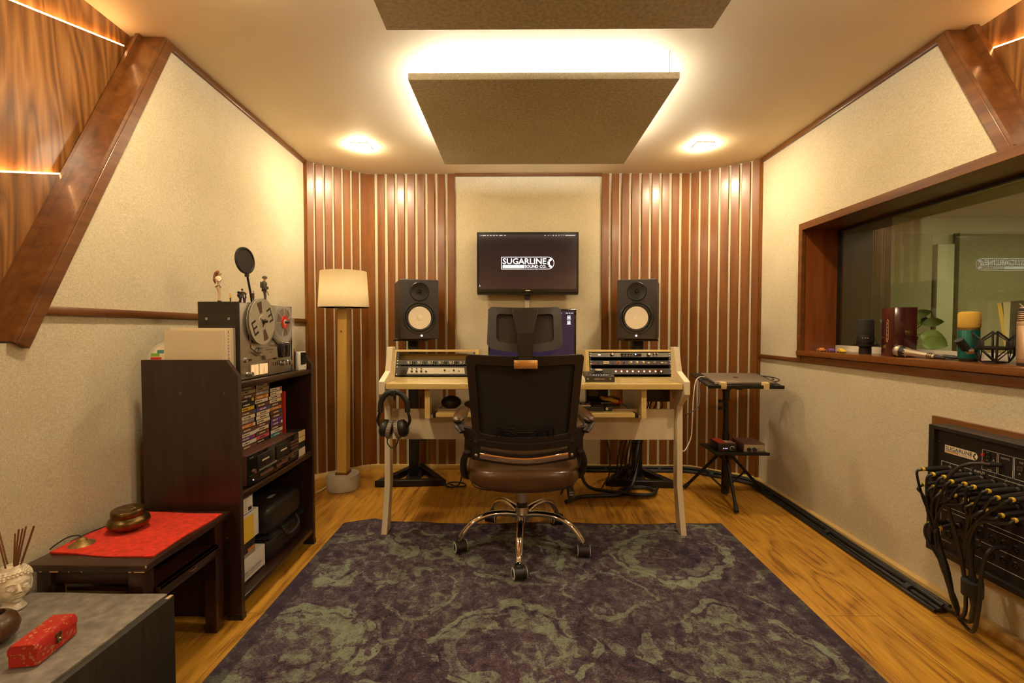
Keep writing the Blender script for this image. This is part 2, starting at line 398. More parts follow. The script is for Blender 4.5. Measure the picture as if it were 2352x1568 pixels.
        if sub: q = o.modifiers.new('sub', 'SUBSURF'); q.levels = sub; q.render_levels = sub
        return o
def tag(o, label=None, cat=None, group=None, kind=None):
    if label: o['label'] = label
    if cat: o['category'] = cat
    if group: o['group'] = group
    if kind: o['kind'] = kind
    return o
def thing(name, label, cat, loc=(0, 0, 0), rz=0., group=None, T=None):
    o = bpy.data.objects.new(name, None); COL.objects.link(o)
    Mx = T if T is not None else TR(*loc) @ RZ(rz)
    o.matrix_world = Mx; WM[o.name] = Mx.copy(); o.empty_display_size = .05
    return tag(o, label, cat, group)
def move(o, x=0, y=0, z=0, rz=0):     # set a single-mesh thing's origin where it stands
    return o
def solo(mb, name, label, cat, group=None, org=None, **kw):   # a thing that is one mesh; its origin at org
    if org is not None: mb.bm.transform(TR(*org).inverted())
    o = mb.build(name, None, **kw)
    if org is not None: o.location = org; WM[o.name] = TR(*org)
    return tag(o, label, cat, group)
def struct(mb, name, parent=None, label=None, **kw):
    o = mb.build(name, parent, **kw)
    if parent is None: tag(o, label, 'room', None, 'structure')
    return o
# ================================================================== the room
AL = Vector((.05, -1.304, 0)).normalized()
WL = frame((-1.44, 3.12, 0), AL, (0, 0, 1))           # left wall: u towards the camera, v up, w outwards
YB, XR, ZR = 3.39, 1.66, .876
fl = struct(M().box(-1.9, 1.9, -1.9, 3.6, -.06, 0, 'oak_floor'), 'floor', label='oak plank floor of the studio')
struct(M().box(-1.9, 1.9, -1.9, 3.6, H, H + .05, 'paint_ceiling'), 'ceiling', label='cream painted studio ceiling')
wb = struct(M().box(-1.12, 1.32, YB, YB + .06, 0, H, 'fabric_wall'), 'wall_back', label='fabric covered back wall with upright wooden slats at both sides')
def slat(mb, T, w):                                   # local: x along the wall, y towards the room
    mb.box(0, w, 0, .012, .03, H - .004, 'slat_wood', T, b=.002, seg=1)
    for z in (.12, .95, 1.50, H - .08): mb.cyl((w / 2, .011, z), (w / 2, .0132, z), .0035, 'print_brown', n=8, T=T)
def slats(T, xs, w, par):
    for x in xs:
        mb = M(); slat(mb, T @ TR(x, 0, 0), w); mb.build('slat', par)
TB = frame((0, YB, 0), (1, 0, 0), (0, -1, 0), (0, 0, 1))
slats(TB, [-1.098 + .0742 * k for k in range(9)], .053, wb)
slats(TB, [.632 + .0735 * k for k in range(9)], .053, wb)
M().box(-.452, .632, YB - .014, YB, H - .022, H - .001, 'trim_wood_x').build('top_trim', wb, bevel=.002)
for nme, A, B, lab in (('wall_back_left', (-1.44, 3.12), (-1.10, YB), 'angled slatted wall piece behind the floor lamp'), ('wall_back_right', (1.29, YB), (XR, 3.12), 'angled slatted wall piece behind the laptop stand')):
    d = Vector((B[0] - A[0], B[1] - A[1], 0)); L = d.length; d.normalize(); nrm = Vector((d.y, -d.x, 0))
    T = frame((A[0], A[1], 0), d, nrm, (0, 0, 1))
    wo = struct(M().box(-.02, L + .02, -.06, 0, 0, H, 'fabric_wall', T), nme, label=lab)
    slats(T, [.002 + (L - .054) / 6 * k for k in range(7)], .050 if 'left' in nme else .052, wo)
    T2 = frame((A[0], A[1], 0), d, nrm, (0, 0, 1))
    struct(M().box(-.01, L + .01, 0, .034, 0, .034, 'pine', T2, b=.003), 'baseboard_' + nme[5:], label='pine cable ledge at the foot of the ' + lab)
struct(M().box(-1.10, 1.29, YB - .034, YB, 0, .034, 'pine', b=.003), 'baseboard_back', label='pine cable ledge along the back wall')
# left wall
lw = M()
lw.prism([(-.02, 0), (-.02, H), (1.304, H), (1.9, 1.01), (5.0, 1.01), (5.0, 0)], 0, .13, 'fabric_wall', WL)
struct(lw, 'wall_left', label='beige fabric left wall with a slanted upper edge')
mb = M(); mb.box(-.0, 1.862, 1.09, 1.115, -.012, .004, 'trim_wood', WL, b=.002); struct(mb, 'trim_1', label='brown wooden rail across the left wall')
mb = M(); mb.box(0, 1.31, H - .026, H - .001, -.014, .004, 'trim_wood', WL, b=.002); struct(mb, 'trim_2', label='brown strip where left wall meets the ceiling')
mb = M(); mb.box(0, 5, 0, .034, -.034, 0, 'baseboard_pine', WL, b=.003); struct(mb, 'baseboard_left', label='pine cable ledge along the left wall')
mb = M(); mb.box(-.0, .022, 0, H, -.016, .0, 'slat_wood', WL); struct(mb, 'trim_3', label='corner strip at the far end of the left wall')
DL = Vector((.596, -1.18)).normalized()
def beam(T, p0, p1, w0, w1, side):                    # a plank on edge that follows the slant
    d = Vector((p1[0] - p0[0], p1[1] - p0[1])).normalized(); n = Vector((-d.y, d.x)) * side
    a, b_ = Vector(p0), Vector(p1)
    mb = M(); mb.prism([a, b_, b_ + n * .036, a + n * .036], w0, w1, 'trim_wood', T)
    return mb, d, n
BL, d, n = beam(WL, (1.304, H), (1.9, 1.01), -.016, .085, -1)
n2 = -n
struct(BL, 'trim_4', label='slanted brown plank framing the left wall', bevel=.002)
mb = M(); q0 = Vector((1.304, H)) + n2 * .001; q1 = Vector((1.9, 1.01)) + n2 * .001
mb.prism([q0, q1, q1 + n2 * .012, q0 + n2 * .012], -.014, .112, 'trim_wood', WL); mb.prism([q0 + n2 * .012, q1 + n2 * .012, q1 + n2 * .024, q0 + n2 * .03], .07, .0815, 'trim_wood', WL); struct(mb, 'trim_5', label='inner lip of the slanted plank on the left')
vp = [(('wall_panel', (1.05, H), (1.05, 2.13), (1.3, 2.13)))]
def ln(p, q, u): return p[1] + (q[1] - p[1]) * (u - p[0]) / (q[0] - p[0])
SA = ((1.375, 2.118), (1.782, 2.002)); SB = ((1.632, 1.550), (1.782, 1.505))   # slits on the left, (u, v)
def diag(v): return 1.304 + (H - v) * .596 / 1.18
UE = 5.0
va = lambda u: ln(*SA, u) if u < 2.2 else ln(*SA, 2.2)
vb_ = lambda u: ln(*SB, u) if u < 2.2 else ln(*SB, 2.2)
mb = M(); mb.prism([(1.2, H), (UE, H), (UE, va(UE) - .03), (2.2, va(2.2) - .03), (1.2, ln(*SA, 1.2) - .03)], .118, .15, 'walnut_veneer', WL); struct(mb, 'wall_left_panel_top', label='walnut panel above the upper light slit on the left')
mb = M(); mb.prism([(1.25, ln(*SA, 1.25)), (2.2, va(2.2)), (UE, va(UE)), (UE, vb_(UE) - .03), (2.2, vb_(2.2) - .03), (1.25, ln(*SB, 1.25) - .03)], .100, .116, 'walnut_veneer', WL); struct(mb, 'wall_left_panel_middle', label='walnut panel between the two light slits on the left')
mb = M(); mb.prism([(1.5, ln(*SB, 1.5)), (2.2, vb_(2.2)), (UE, vb_(UE)), (UE, 1.0), (1.5, 1.0)], .082, .098, 'walnut_veneer', WL); struct(mb, 'wall_left_panel_bottom', label='walnut panel under the lower light slit on the left')
def slit(name_lab, T, p, q, w0, w1):
    d = Vector((q[0] - p[0], q[1] - p[1])).normalized(); n = Vector((-d.y, d.x))
    if n.y < 0: n = -n
    mb = M(T=None); a, b_ = Vector(p), Vector(q); mb.prism([a, b_, b_ + n * .004, a + n * .004], w0, w1, 'led_slit', T)
    c = (T @ Vector((a.x, a.y, w0)))
    return solo(mb, 'led_strip', name_lab, 'light strip', None, org=c[:])
slit('warm light strip in the upper slanted slit of the walnut panelling, left wall', WL, (diag(2.12) + .03, ln(*SA, diag(2.12) + .03) + .001), (2.2, va(2.2) + .001), .1005, .1155)
slit('warm light strip in the lower level slit of the walnut panelling, left wall', WL, (diag(1.55) + .03, ln(*SB, diag(1.55) + .03) + .001), (2.2, vb_(2.2) + .001), .0825, .0975)
# right wall
T = frame((0, 0, 0), (0, 1, 0), (0, 0, 1))            # u = world y, v = z, w = world x
rw = M()
rw.box(2.655, 3.14, 0, H, XR, XR + .13, 'fabric_wall', T)
rw.box(-1.9, 2.655, 0, ZR, XR, XR + .13, 'fabric_wall', T)
rw.prism([(2.655, 1.652), (2.655, H), (1.80, H), (1.545, 1.652)], XR, XR + .13, 'fabric_wall', T)
rw.box(-1.9, .85, ZR, 1.652, XR, XR + .13, 'fabric_wall', T)
struct(rw, 'wall_right', label='beige fabric right wall around the control room window')
mb = M(); mb.box(2.655, 3.12, ZR - .022, ZR + .001, XR - .012, XR + .004, 'trim_wood', T, b=.002); struct(mb, 'trim_6', label='brown rail beside the window at sill height')
mb = M(); mb.box(1.80, 3.12, H - .028, H - .001, XR - .014, XR + .004, 'trim_wood', T, b=.002); struct(mb, 'trim_7', label='brown strip where right wall meets the ceiling')
mb = M(); mb.box(-1.9, 3.12, 0, .034, XR - .034, XR, 'baseboard_pine', T, b=.003); struct(mb, 'baseboard_right', label='pine cable ledge along the right wall')
mb = M(); mb.box(3.098, 3.12, 0, H, XR - .016, XR, 'slat_wood', T); struct(mb, 'trim_8', label='corner strip at the far end of the right wall')
BR, d, n = beam(T, (1.80, H), (1.545, 1.652), XR - .016, XR + .10, 1)
if n.x < 0: pass
struct(BR, 'trim_9', label='slanted brown plank framing the right wall', bevel=.002)
mb = M(); q0 = Vector((1.80, H)); q1 = Vector((1.545, 1.652)); mb.prism([q0, q1, q1 - n * .012, q0 - n * .012], XR - .014, XR + .10, 'trim_wood', T); mb.prism([q0 - n * .012, q1 - n * .012, q1 - n * .024, q0 - n * .04], XR + .055, XR + .0795, 'trim_wood', T); struct(mb, 'trim_10', label='inner lip of the slanted plank on the right')
SR = ((1.747, 2.080), (1.572, 2.037)); r0 = ln(*SR, 1.2)
mb = M(); mb.prism([(1.9, H), (-1.9, H), (-1.9, r0 - .03), (1.2, r0 - .03), (1.9, ln(*SR, 1.9) - .03)], XR + .098, XR + .13, 'walnut_veneer', T); struct(mb, 'wall_right_panel_top', label='walnut panel above the light slit on the right')
mb = M(); mb.prism([(1.85, ln(*SR, 1.85)), (1.2, r0), (-1.9, r0), (-1.9, 1.652), (1.6, 1.652)], XR + .080, XR + .096, 'walnut_veneer', T); struct(mb, 'wall_right_panel_bottom', label='walnut panel under the light slit on the right')
slit('warm light strip in the slit of the walnut panelling above the window', T, (1.735, ln(*SR, 1.735) + .001), (1.2, r0 + .001), XR + .0805, XR + .0955)
# wall behind the camera; pale wood chosen to brighten the chair strip's reflections
struct(M().box(-1.9, 1.9, -1.96, -1.9, 0, H, 'pine_post'), 'wall_front', label='pale wooden wall behind the camera')
# ------------------------------------------------------------------ window in the right wall
XG = 1.845
wn = M(); wn.prism([(.85, 1.652), (2.669, 1.652), (2.669, ZR), (2.636, ZR), (2.636, 1.612), (.85, 1.612)], XR - .022, XR + .004, 'trim_wood', T)
win = struct(wn, 'window_1', label='wide wood framed window into the live room', bevel=.002)
M().box(2.636, 2.655, .90, 1.63, XR, XG + .03, 'jamb_wood', T).build('jamb', win)
M().box(.85, 2.655, 1.612, 1.64, XR, XG + .03, 'trim_wood', T).build('head_board', win)
M().box(.85, 2.669, .894, .922, XR - .026, XG + .03, 'slat_wood_h', T, b=.002).build('sill', win)
M().box(.85, 2.669, .856, .892, XR - .014, XR + .004, 'trim_wood', T, b=.002).build('apron', win)
gp = M().box(.85, 2.630, .952, 1.60, 0, .008, 'window_glass', TR(XG + .0003, 2.636, 0) @ RZ(1.6) @ TR(0, -2.636, 0) @ T).build('pane', win)
gf = M(); gf.box(.85, 2.636, .922, .954, XG - .004, XG + .012, 'cream_plastic', T); gf.box(.85, 2.636, 1.598, 1.612, XG - .006, XG + .016, 'black_plastic', T); gf.box(2.626, 2.636, .954, 1.6, XG - .003, XG + .012, 'black_plastic', T)  # cream foot strip stands in for a hazy bright reflection on the glass
gf.build('glazing_bead_and_haze', win)
# ------------------------------------------------------------------ the live room seen through the glass
bk = M(); BY = 5.3
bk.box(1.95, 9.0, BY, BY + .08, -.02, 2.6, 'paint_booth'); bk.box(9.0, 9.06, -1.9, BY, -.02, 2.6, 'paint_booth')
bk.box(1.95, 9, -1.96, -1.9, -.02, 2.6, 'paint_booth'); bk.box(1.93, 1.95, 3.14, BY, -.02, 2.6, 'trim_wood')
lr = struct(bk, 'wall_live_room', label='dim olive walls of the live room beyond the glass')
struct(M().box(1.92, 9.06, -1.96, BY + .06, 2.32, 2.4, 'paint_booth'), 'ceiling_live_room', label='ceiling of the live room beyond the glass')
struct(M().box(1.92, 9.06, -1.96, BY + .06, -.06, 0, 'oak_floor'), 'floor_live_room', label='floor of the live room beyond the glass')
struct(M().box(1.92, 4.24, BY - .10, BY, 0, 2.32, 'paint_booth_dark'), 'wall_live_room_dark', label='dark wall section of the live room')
def apanel(x0, x1, z1, m, lab, t_=.08):
    solo(M().box(x0, x1, BY - t_, BY - .004, .02, z1, m, b=.008), 'acoustic_panel', lab, 'wall panel', None, org=((x0 + x1) / 2, BY, .02))
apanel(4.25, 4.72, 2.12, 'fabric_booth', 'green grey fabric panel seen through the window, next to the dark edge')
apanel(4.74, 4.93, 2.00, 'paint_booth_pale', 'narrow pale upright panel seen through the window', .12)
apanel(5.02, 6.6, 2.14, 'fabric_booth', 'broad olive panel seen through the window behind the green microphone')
solo(M().box(4.6, 5.9, 3.3, 3.9, 2.30, 2.318, 'booth_fill'), 'live_room_fill_lamp', 'unseen lamp added to light the live room beyond the glass', 'lamp', org=(5.2, 3.6, 2.32))  # out of sight, put in to brighten the live room
# ================================================================== ceiling clouds and lamps
def cloud(x0, x1, y0, y1, em, lab):
    t = thing('ceiling_cloud', lab, 'ceiling panel', ((x0 + x1) / 2, (y0 + y1) / 2, 2.07), 0, 'fabric ceiling panels with hidden lights')
    M().box(x0, x1, y0, y1, 2.07, 2.10, 'fabric_cloud', b=.005).build('panel', t)
    e = .085; st = M(); zz = (2.1005, 2.112)
    st.box(x0 + e, x1 - e, y0 + e, y0 + e + .012, *zz, em); (st.box(x0 + e, x1 - e, y1 - e - .012, y1 - e, *zz, em) if em == 'led_cloud' else None)
    st.box(x0 + .05, x0 + .062, y0 + e + .014, y1 - e - .014, *zz, em); st.box(x1 - .062, x1 - .05, y0 + e + .014, y1 - e - .014, *zz, em)
    st.build('light_strip', t)
    for x in (x0 + .12, x1 - .04):
        for y in (y0 + .01, y1 - .1): M().cyl((x, y, 2.10), (x, y, H), .0015, 'steel', n=6).build('hanger', t)
cloud(-.445, .672, 1.897, 2.865, 'led_cloud', 'hanging beige fabric ceiling panel with bright halo, the whole one above the desk')
cloud(-.445, .672, .62, 1.588, 'led_cloud_near', 'hanging fabric ceiling panel cut off by the top edge of the photo')
def down(x, y, lab, w=.11):
    t = thing('downlight', lab, 'ceiling light', (x, y, H), 0, 'square ceiling lights')
    M().box(x - w / 2, x + w / 2, y - w / 2, y + w / 2, H - .006, H, 'white_plastic', b=.002).build('frame', t)
    M().box(x - w / 2 + .008, x + w / 2 - .008, y - w / 2 + .008, y + w / 2 - .008, H - .016, H - .0062, 'led_down').build('diffuser', t)
down(-.966, 2.87, 'small square ceiling light above the floor lamp side of the desk')
down(1.162, 2.88, 'small square ceiling light above the laptop stand side of the desk')
for x, y, l_ in ((-.90, 1.36, 'over the low cabinet'), (1.15, 1.32, 'over the patch panel'), (-1.30, -.9, 'added behind the camera on the cabinet side'), (1.38, -.9, 'added behind the camera on the window side')): down(x, y, 'square ceiling light %s, outside the picture' % l_)  # the pair behind the camera is added to even out the light
# ================================================================== rug
RG = M(); RY0, RY1 = -.50, 2.415
nx, ny = 24, 40; q = bmesh.new(); random.seed(4)
RO = (.087, (RY0 + RY1) / 2, 0); hx, hy = 1.012, (RY1 - RY0) / 2
def rz_(x, y):
    e = max(0, 1 - (RY1 - y) / .16)
    z = .0065 + e * .004 * (math.sin(x * 9) + math.sin(x * 23 + 1)) * .6
    if y > RY1 - .12: z += .02 * math.exp(-((x + .77) / .09) ** 2) * e
    return max(z, .0045)
vs = []; fs = []
for lay in (0, 1):
    for j in range(ny + 1):
        for i in range(nx + 1):
            x = RO[0] - hx + 2 * hx * i / nx; y = RY0 + (RY1 - RY0) * j / ny + (.006 * math.sin(x * 7) if j == ny else 0)
            vs.append((x, y, rz_(x, y) if lay == 0 else .001))
N = (nx + 1) * (ny + 1)
for j in range(ny):
    for i in range(nx):
        a = j * (nx + 1) + i; fs.append((a, a + 1, a + nx + 2, a + nx + 1)); fs.append((N + a, N + a + nx + 1, N + a + nx + 2, N + a + 1))
for i in range(nx):
    fs.append((i, N + i, N + i + 1, i + 1)); a = ny * (nx + 1) + i; fs.append((a, a + 1, N + a + 1, N + a))
for j in range(ny):
    a = j * (nx + 1); fs.append((a, a + nx + 1, N + a + nx + 1, N + a)); a += nx; fs.append((a, N + a, N + a + nx + 1, a + nx + 1))
RG.faces(vs, fs, 'rug_pile')
solo(RG, 'rug', 'large worn purple and sage green ornamental rug under the office chair', 'rug', org=RO)

# ================================================================== logo
def logo(mb, T, W, ink, sub, stripes, outline=True, z=.0006):
    k = W / 1050.; hgt = 245 * k
    def L(pts, m, zz=z):
        mb.prism([(p[0] * k, p[1] * k) for p in pts], 0, zz, m, T)
    if outline:
        r = 122; o_ = []; i_ = []
        for q_ in range(17):
            a = -PI / 2 + PI * q_ / 16
            o_.append((1050 - r + r * math.cos(a), 122.5 + 122.5 * math.sin(a))); i_.append((1050 - r + (r - 9) * math.cos(a), 122.5 + (122.5 - 9) * math.sin(a)))
        O = [(0, 0)] + o_ + [(0, 245)]; Iq = [(9, 9)] + i_ + [(9, 236)]
        for q_ in range(len(O)):
            j = (q_ + 1) % len(O); L([O[q_], O[j], Iq[j], Iq[q_]], ink)
    mb.text('SUGARLINE', 27 * k, 893 * k, 102 * k, 218 * k, ink, T, z, .012)
    mb.text('SOUND CO.', 463 * k, 893 * k, 28 * k, 86 * k, sub, T, z, .010)
    n = len(stripes)
    for q_, s_ in enumerate(stripes):
        y1 = 88 - 62 * q_ / n; y0 = 88 - 62 * (q_ + 1) / n; L([(27, y0), (453, y0), (453, y1), (27, y1)], s_)
    cx, cy = 1020, 122
    for a in (128, 180, 232):
        c, s_ = math.cos(R_(a)), math.sin(R_(a)); px, py = -s_, c
        for (r0, r1, hw) in ((58, 100, 34),):
            L([(cx + c * r0 + px * hw * .8, cy + s_ * r0 + py * hw * .8), (cx + c * r1 + px * hw, cy + s_ * r1 + py * hw), (cx + c * r1 - px * hw, cy + s_ * r1 - py * hw), (cx + c * r0 - px * hw * .8, cy + s_ * r0 - py * hw * .8)], ink)

# ================================================================== television on the back wall
TVT = TR(.085, 3.30, 1.518) @ RX(-.3)                   # front face looks to -Y
tv = thing('television', 'wall mounted television showing the SUGARLINE SOUND CO. logo', 'tv', T=TVT)
FV = TVT @ frame((0, 0, 0), (1, 0, 0), (0, 0, 1), (0, -1, 0))
hw, hh = .366, .224
mb = M(TVT); mb.box(-hw, hw, 0, .045, -hh, hh, 'black_plastic', b=.005); mb.build('casing', tv)
mb = M(FV); mb.box(-hw, -hw + .013, -hh + .018, hh, 0, .007, 'black_gloss'); mb.box(hw - .013, hw, -hh + .018, hh, 0, .007, 'black_gloss'); mb.box(-hw + .013, hw - .013, hh - .012, hh, 0, .007, 'black_gloss'); mb.box(-hw + .013, hw - .013, -hh + .018, -hh + .040, 0, .007, 'black_gloss')
mb.box(-.016, .016, -hh + .027, -hh + .032, .007, .0075, 'print_cream'); mb.build('bezel', tv, bevel=.001)
sc = M(FV); sc.box(-hw + .013, hw - .013, -hh + .040, hh - .012, 0, .003, 'screen_tv')
logo(sc, FV.inverted() @ FV @ TR(-.19, -.042, .0032), .381, 'pixel_white', 'pixel_white', ('pixel_blue', 'pixel_white', 'pixel_cream'))
for k, (x0, x1) in enumerate(((-.340, -.334), (-.326, -.303), (-.293, -.283), (-.273, -.260), (-.250, -.235), (-.225, -.217), (-.205, -.181), (-.171, -.157), (.120, .130), (.145, .151), (.163, .166), (.180, .188), (.199, .209), (.221, .228), (.240, .244), (.256, .260), (.270, .342))):
    sc.box(x0, x1, .1985, .2025, .003, .0034, 'pixel_dim')
sc.faces([(-.349, -.150, .0034), (-.349, -.168, .0034), (-.341, -.163, .0034)], [(0, 1, 2)], 'pixel_dim')
sc.build('screen', tv, smooth=0)
mb = M(); mb.box(-.02 + .085, .02 + .085, 3.34, YB, 1.27, 1.75, 'black_metal'); mb.box(.0, .17, 3.35, YB, 1.45, 1.60, 'black_metal'); mb.box(.066, .102, 3.335, YB, 1.262, 1.30, 'black_plastic'); mb.build('wall_bracket', tv)
solo(M().box(.066, .100, YB - .022, YB, .80, 1.262, 'cream_plastic', b=.003), 'cable_cover', 'narrow cream cable cover running down the wall under the television', 'cable cover', org=(.083, YB - .01, .80))

# ================================================================== studio monitors and stands
def speaker(T, lab, ledx):
    t = thing('studio_monitor', lab, 'speaker', T=T, group='pair of black studio monitor speakers')
    w_, h_, d_ = .25, .388, .32
    mb = M(T); mb.box(-w_ / 2, w_ / 2, 0, d_, 0, h_, 'speaker_body', b=.008, seg=3); mb.build('cabinet', t)
    F = T @ frame((0, 0, 0), (1, 0, 0), (0, 0, 1), (0, -1, 0))
    mb = M(F @ TR(.0, .139, 0)); mb.lathe([(.1075, -.001), (.1075, .003), (.102, .007), (.095, .0065), (.0915, .002), (.089, .004), (.083, .0075), (.075, .004), (.0715, .0012)], 'cone_black', n=48)
    for k in range(8): mb.cyl((.1000 * math.cos(k * PI / 4 + .39), .1000 * math.sin(k * PI / 4 + .39), .005), (.1000 * math.cos(k * PI / 4 + .39), .1000 * math.sin(k * PI / 4 + .39), .008), .003, 'black_metal', n=10)
    wf = mb.build('woofer', t, smooth=50)
    mb = M(F @ TR(.0, .139, 0)); mb.lathe([(.0730, .0040), (.055, .0022), (.026, .0010), (.024, .0006)], 'cone_cream', n=48); mb.lathe([(.024, .0005), (.0235, .0022), (.018, .0050), (.010, .0070), (0, .0078)], 'cone_cream', n=32); mb.lathe([(.0262, .0010), (.0250, .0030), (.0238, .0016)], 'print_grey', n=32); mb.build('cone', wf, smooth=25)
    mb = M(F @ TR(0, .309, 0)); mb.lathe([(.0625, -.001), (.0625, .0022), (.058, .0060), (.050, .0038), (.038, .0016), (.022, .0006), (.0195, .0006), (.0185, .005), (.0145, .005), (.012, .0008)], 'cone_black', n=48)
    mb.lathe([(.010, .001), (.0095, .004), (.005, .007), (0, .008)], 'black_gloss', n=24)
    for k in range(4):
        a = PI / 4 + k * PI / 2; mb.cyl((.050 * math.cos(a), .050 * math.sin(a), .0015), (.050 * math.cos(a), .050 * math.sin(a), .0038), .003, 'black_metal', n=8)
    mb.build('tweeter', t, smooth=50)
    M(F).lathe([(.0066, .0005), (.0062, .003), (0, .0035)], 'led_white', TR(ledx, .023, 0), n=16).build('power_light', t)
def sstand(cx, cy, rz, ztop, lab):
    T = TR(cx, cy, 0) @ RZ(rz)
    t = thing('speaker_stand', lab, 'speaker stand', T=T, group='black triangular based speaker stands')
    tri = [(-.235, -.11), (.235, -.11), (.03, .28), (-.03, .28)]; tri2 = [(-.14, -.065), (.14, -.065), (.0, .17)]
    mb = M(T)
    for a, b_ in ((0, 1), (1, 2), (2, 3), (3, 0)):
        A, B = Vector(tri[a]), Vector(tri[b_]); mid = Vector((0, .02)); A2 = A + (mid - A) * .30; B2 = B + (mid - B) * .30
        mb.prism([A, B, B2, A2], .004, .045, 'black_metal')
    mb.prism([(-.05, -.10), (.05, -.10), (.05, .2), (-.05, .2)], .012, .03, 'black_metal')
    mb.build('base', t, bevel=.003)
    M(T).box(-.032, .032, .02, .084, .03, ztop - .014, 'black_metal', b=.003).build('column', t)
    mb = M(T); mb.box(-.11, .11, -.08, .20, ztop - .014, ztop - .002, 'black_metal', b=.002); mb.build('top_plate', t)
sstand(-.705, 3.09, 4, .980, 'black triangular based speaker stand under the monitor beside the floor lamp')
sstand(.835, 3.09, -4, .980, 'black triangular based speaker stand under the monitor nearer the laptop')
speaker(TR(-.625, 2.955, .980) @ RZ(21), 'black studio monitor with cream woofer cone beside the floor lamp', .012)
speaker(TR(.780, 2.955, .980) @ RZ(-20), 'black studio monitor with cream woofer cone nearer the window', 0)
# the little cone wires hanging under the left monitor
solo(M().tube([(-.745, 3.16, 1.0), (-.74, 3.2, .9), (-.70, 3.22, .6), (-.69, 3.2, .35), (-.70, 3.15, .08), (-.66, 3.1, .035)], .004, 'cable_black', smooth=6), 'speaker_cable', 'thin black cable dropping behind the speaker monitor beside the floor lamp', 'cable')
tt = thing('cable_tassel', 'bunch of black adapter plugs hanging below the desk near the floor lamp', 'adapter', (-.60, 2.86, .62))
for k in range(4):
    M().tube([(-.615 + .012 * k, 2.86, .47), (-.618 + .013 * k, 2.858, .43), (-.625 + .018 * k, 2.858, .345)], [.004, .011, .012], 'rubber', n=10).build('plug', tt)
M().tube([(-.60, 2.86, .62), (-.60, 2.86, .46)], .0035, 'cable_black').build('cord', tt)

# ================================================================== desk
desk = thing('studio_desk', 'cream and pine recording desk with two tilted rack bays', 'desk', (.09, 2.40, 0))
PR = [(2.268, 0), (2.335, .238), (2.345, .65), (2.247, .722), (2.247, .786), (2.36, .828), (2.402, .951), (2.458, .951), (2.440, .80), (2.452, .72), (2.40, .655), (2.392, .238), (2.335, 0)]
TX = frame((0, 0, 0), (0, 1, 0), (0, 0, 1))
for x in (-.682, .832):
    mb = M(); mb.prism(PR, x, x + .029, 'cream_paint', TX); mb.build('side_frame', desk, bevel=.002)
mb = M(); mb.prism([(-.652, 2.262), (.831, 2.262), (.831, 2.458), (.905, 2.462), (.905, 2.95), (-.705, 2.95), (-.705, 2.462), (-.652, 2.458)], .745, .775, 'pine'); mb.build('desktop', desk, bevel=.003)
mb = M(); mb.box(-.652, .831, 2.372, 2.39, .467, .628, 'cream_paint'); mb.build('back_panel', desk, bevel=.002)
mb = M(); mb.box(-.70, -.66, 2.86, 2.93, .02, .745, 'cream_paint'); mb.box(.86, .90, 2.86, 2.93, .02, .745, 'cream_paint'); mb.box(-.70, .90, 2.87, 2.92, .66, .744, 'cream_paint'); 
RK = {}
def rackbay(x0, x1, gear):
    F = frame((x0, 2.560, .7755), (1, 0, 0), (0, math.sin(R_(18)), math.cos(R_(18)))); hgt = .160; w_ = x1 - x0
    rb = M()
    P = lambda q_: q_
    Ty = frame((0, 0, 0), (0, 1, 0), (0, 0, 1))
    sd = [(2.56, .7755), (2.56 + hgt * math.sin(R_(18)), .7755 + hgt * math.cos(R_(18))), (2.90, .915), (2.90, .7755)]
    rb.prism(sd, x0, x0 + .02, 'pine_y', Ty); rb.prism(sd, x1 - .02, x1, 'pine_y', Ty)
    tp = [(2.56 + (hgt - .012) * math.sin(R_(18)), .7755 + (hgt - .012) * math.cos(R_(18))), (2.56 + hgt * math.sin(R_(18)), .7755 + hgt * math.cos(R_(18))), (2.90, .915), (2.90, .900)]
    rb.prism(tp, x0 + .02, x1 - .02, 'pine', Ty); rb.box(x0 + .02, x1 - .02, gear, gear + .015, .7756, .90, 'pine')
    rb.build('rack_bay', desk, bevel=.0015)
    ra = M(F)
    for xx in (.0205, w_ - .0205 - .012): ra.box(xx, xx + .012, .004, hgt - .013, -.012, -.010, 'black_metal'); 
    for xx in (.0265, w_ - .0265):
        for k in range(10): ra.cyl((xx, .012 + .0145 * k, -.010), (xx, .012 + .0145 * k, -.0094), .003, 'print_grey', n=8)
    ra.build('rack_rail', desk)
    return F
FL = rackbay(-.705, -.213, 2.69); FR = rackbay(.397, .905, 2.885)
Z0 = -.009
def rackunit(F, lab, y0, y1, m, w_, x0=.0215, nme='rack_unit', grp=None, dep=.2):
    # F: x right, y up the tilted face, z towards the room
    t = thing(nme, lab, 'audio unit', T=F @ TR(w_ / 2, y0, 0), group=grp)
    mb = M(F); mb.box(x0, w_ - x0, y0, y1, Z0, -.004, m, b=.001, seg=1)
    mb.box(x0 + .02, w_ - x0 - .02, y0 + .002, y1 - .002, -dep, Z0, 'black_metal')
    mb.build('chassis', t)
    mb = M(F)
    for xx in (x0 + .008, w_ - x0 - .008):
        for yy in (y0 + .006, y1 - .006): mb.cyl((xx, yy, -.004), (xx, yy, .002), .0042, 'steel', n=10)
    mb.build('screws', t); return t
def knob(F, par, x, y, r, m, cap=None, h=.016, base=None, nme='knob'):
    mb = M(F @ TR(x, y, -.004)); mb.lathe([(r, 0), (r * .92, h * .8), (r * .8, h), (0, h)], m, n=18)
    if cap: mb.lathe([(r * .78, h + .0003), (0, h + .0004)], cap, n=16)
    if base: mb.lathe([(r * 1.45, .0002), (r * 1.4, .0012), (r * 1.0, .0014)], base, n=20)
    return mb.build(nme, par)
WR = .508; WLf = .492
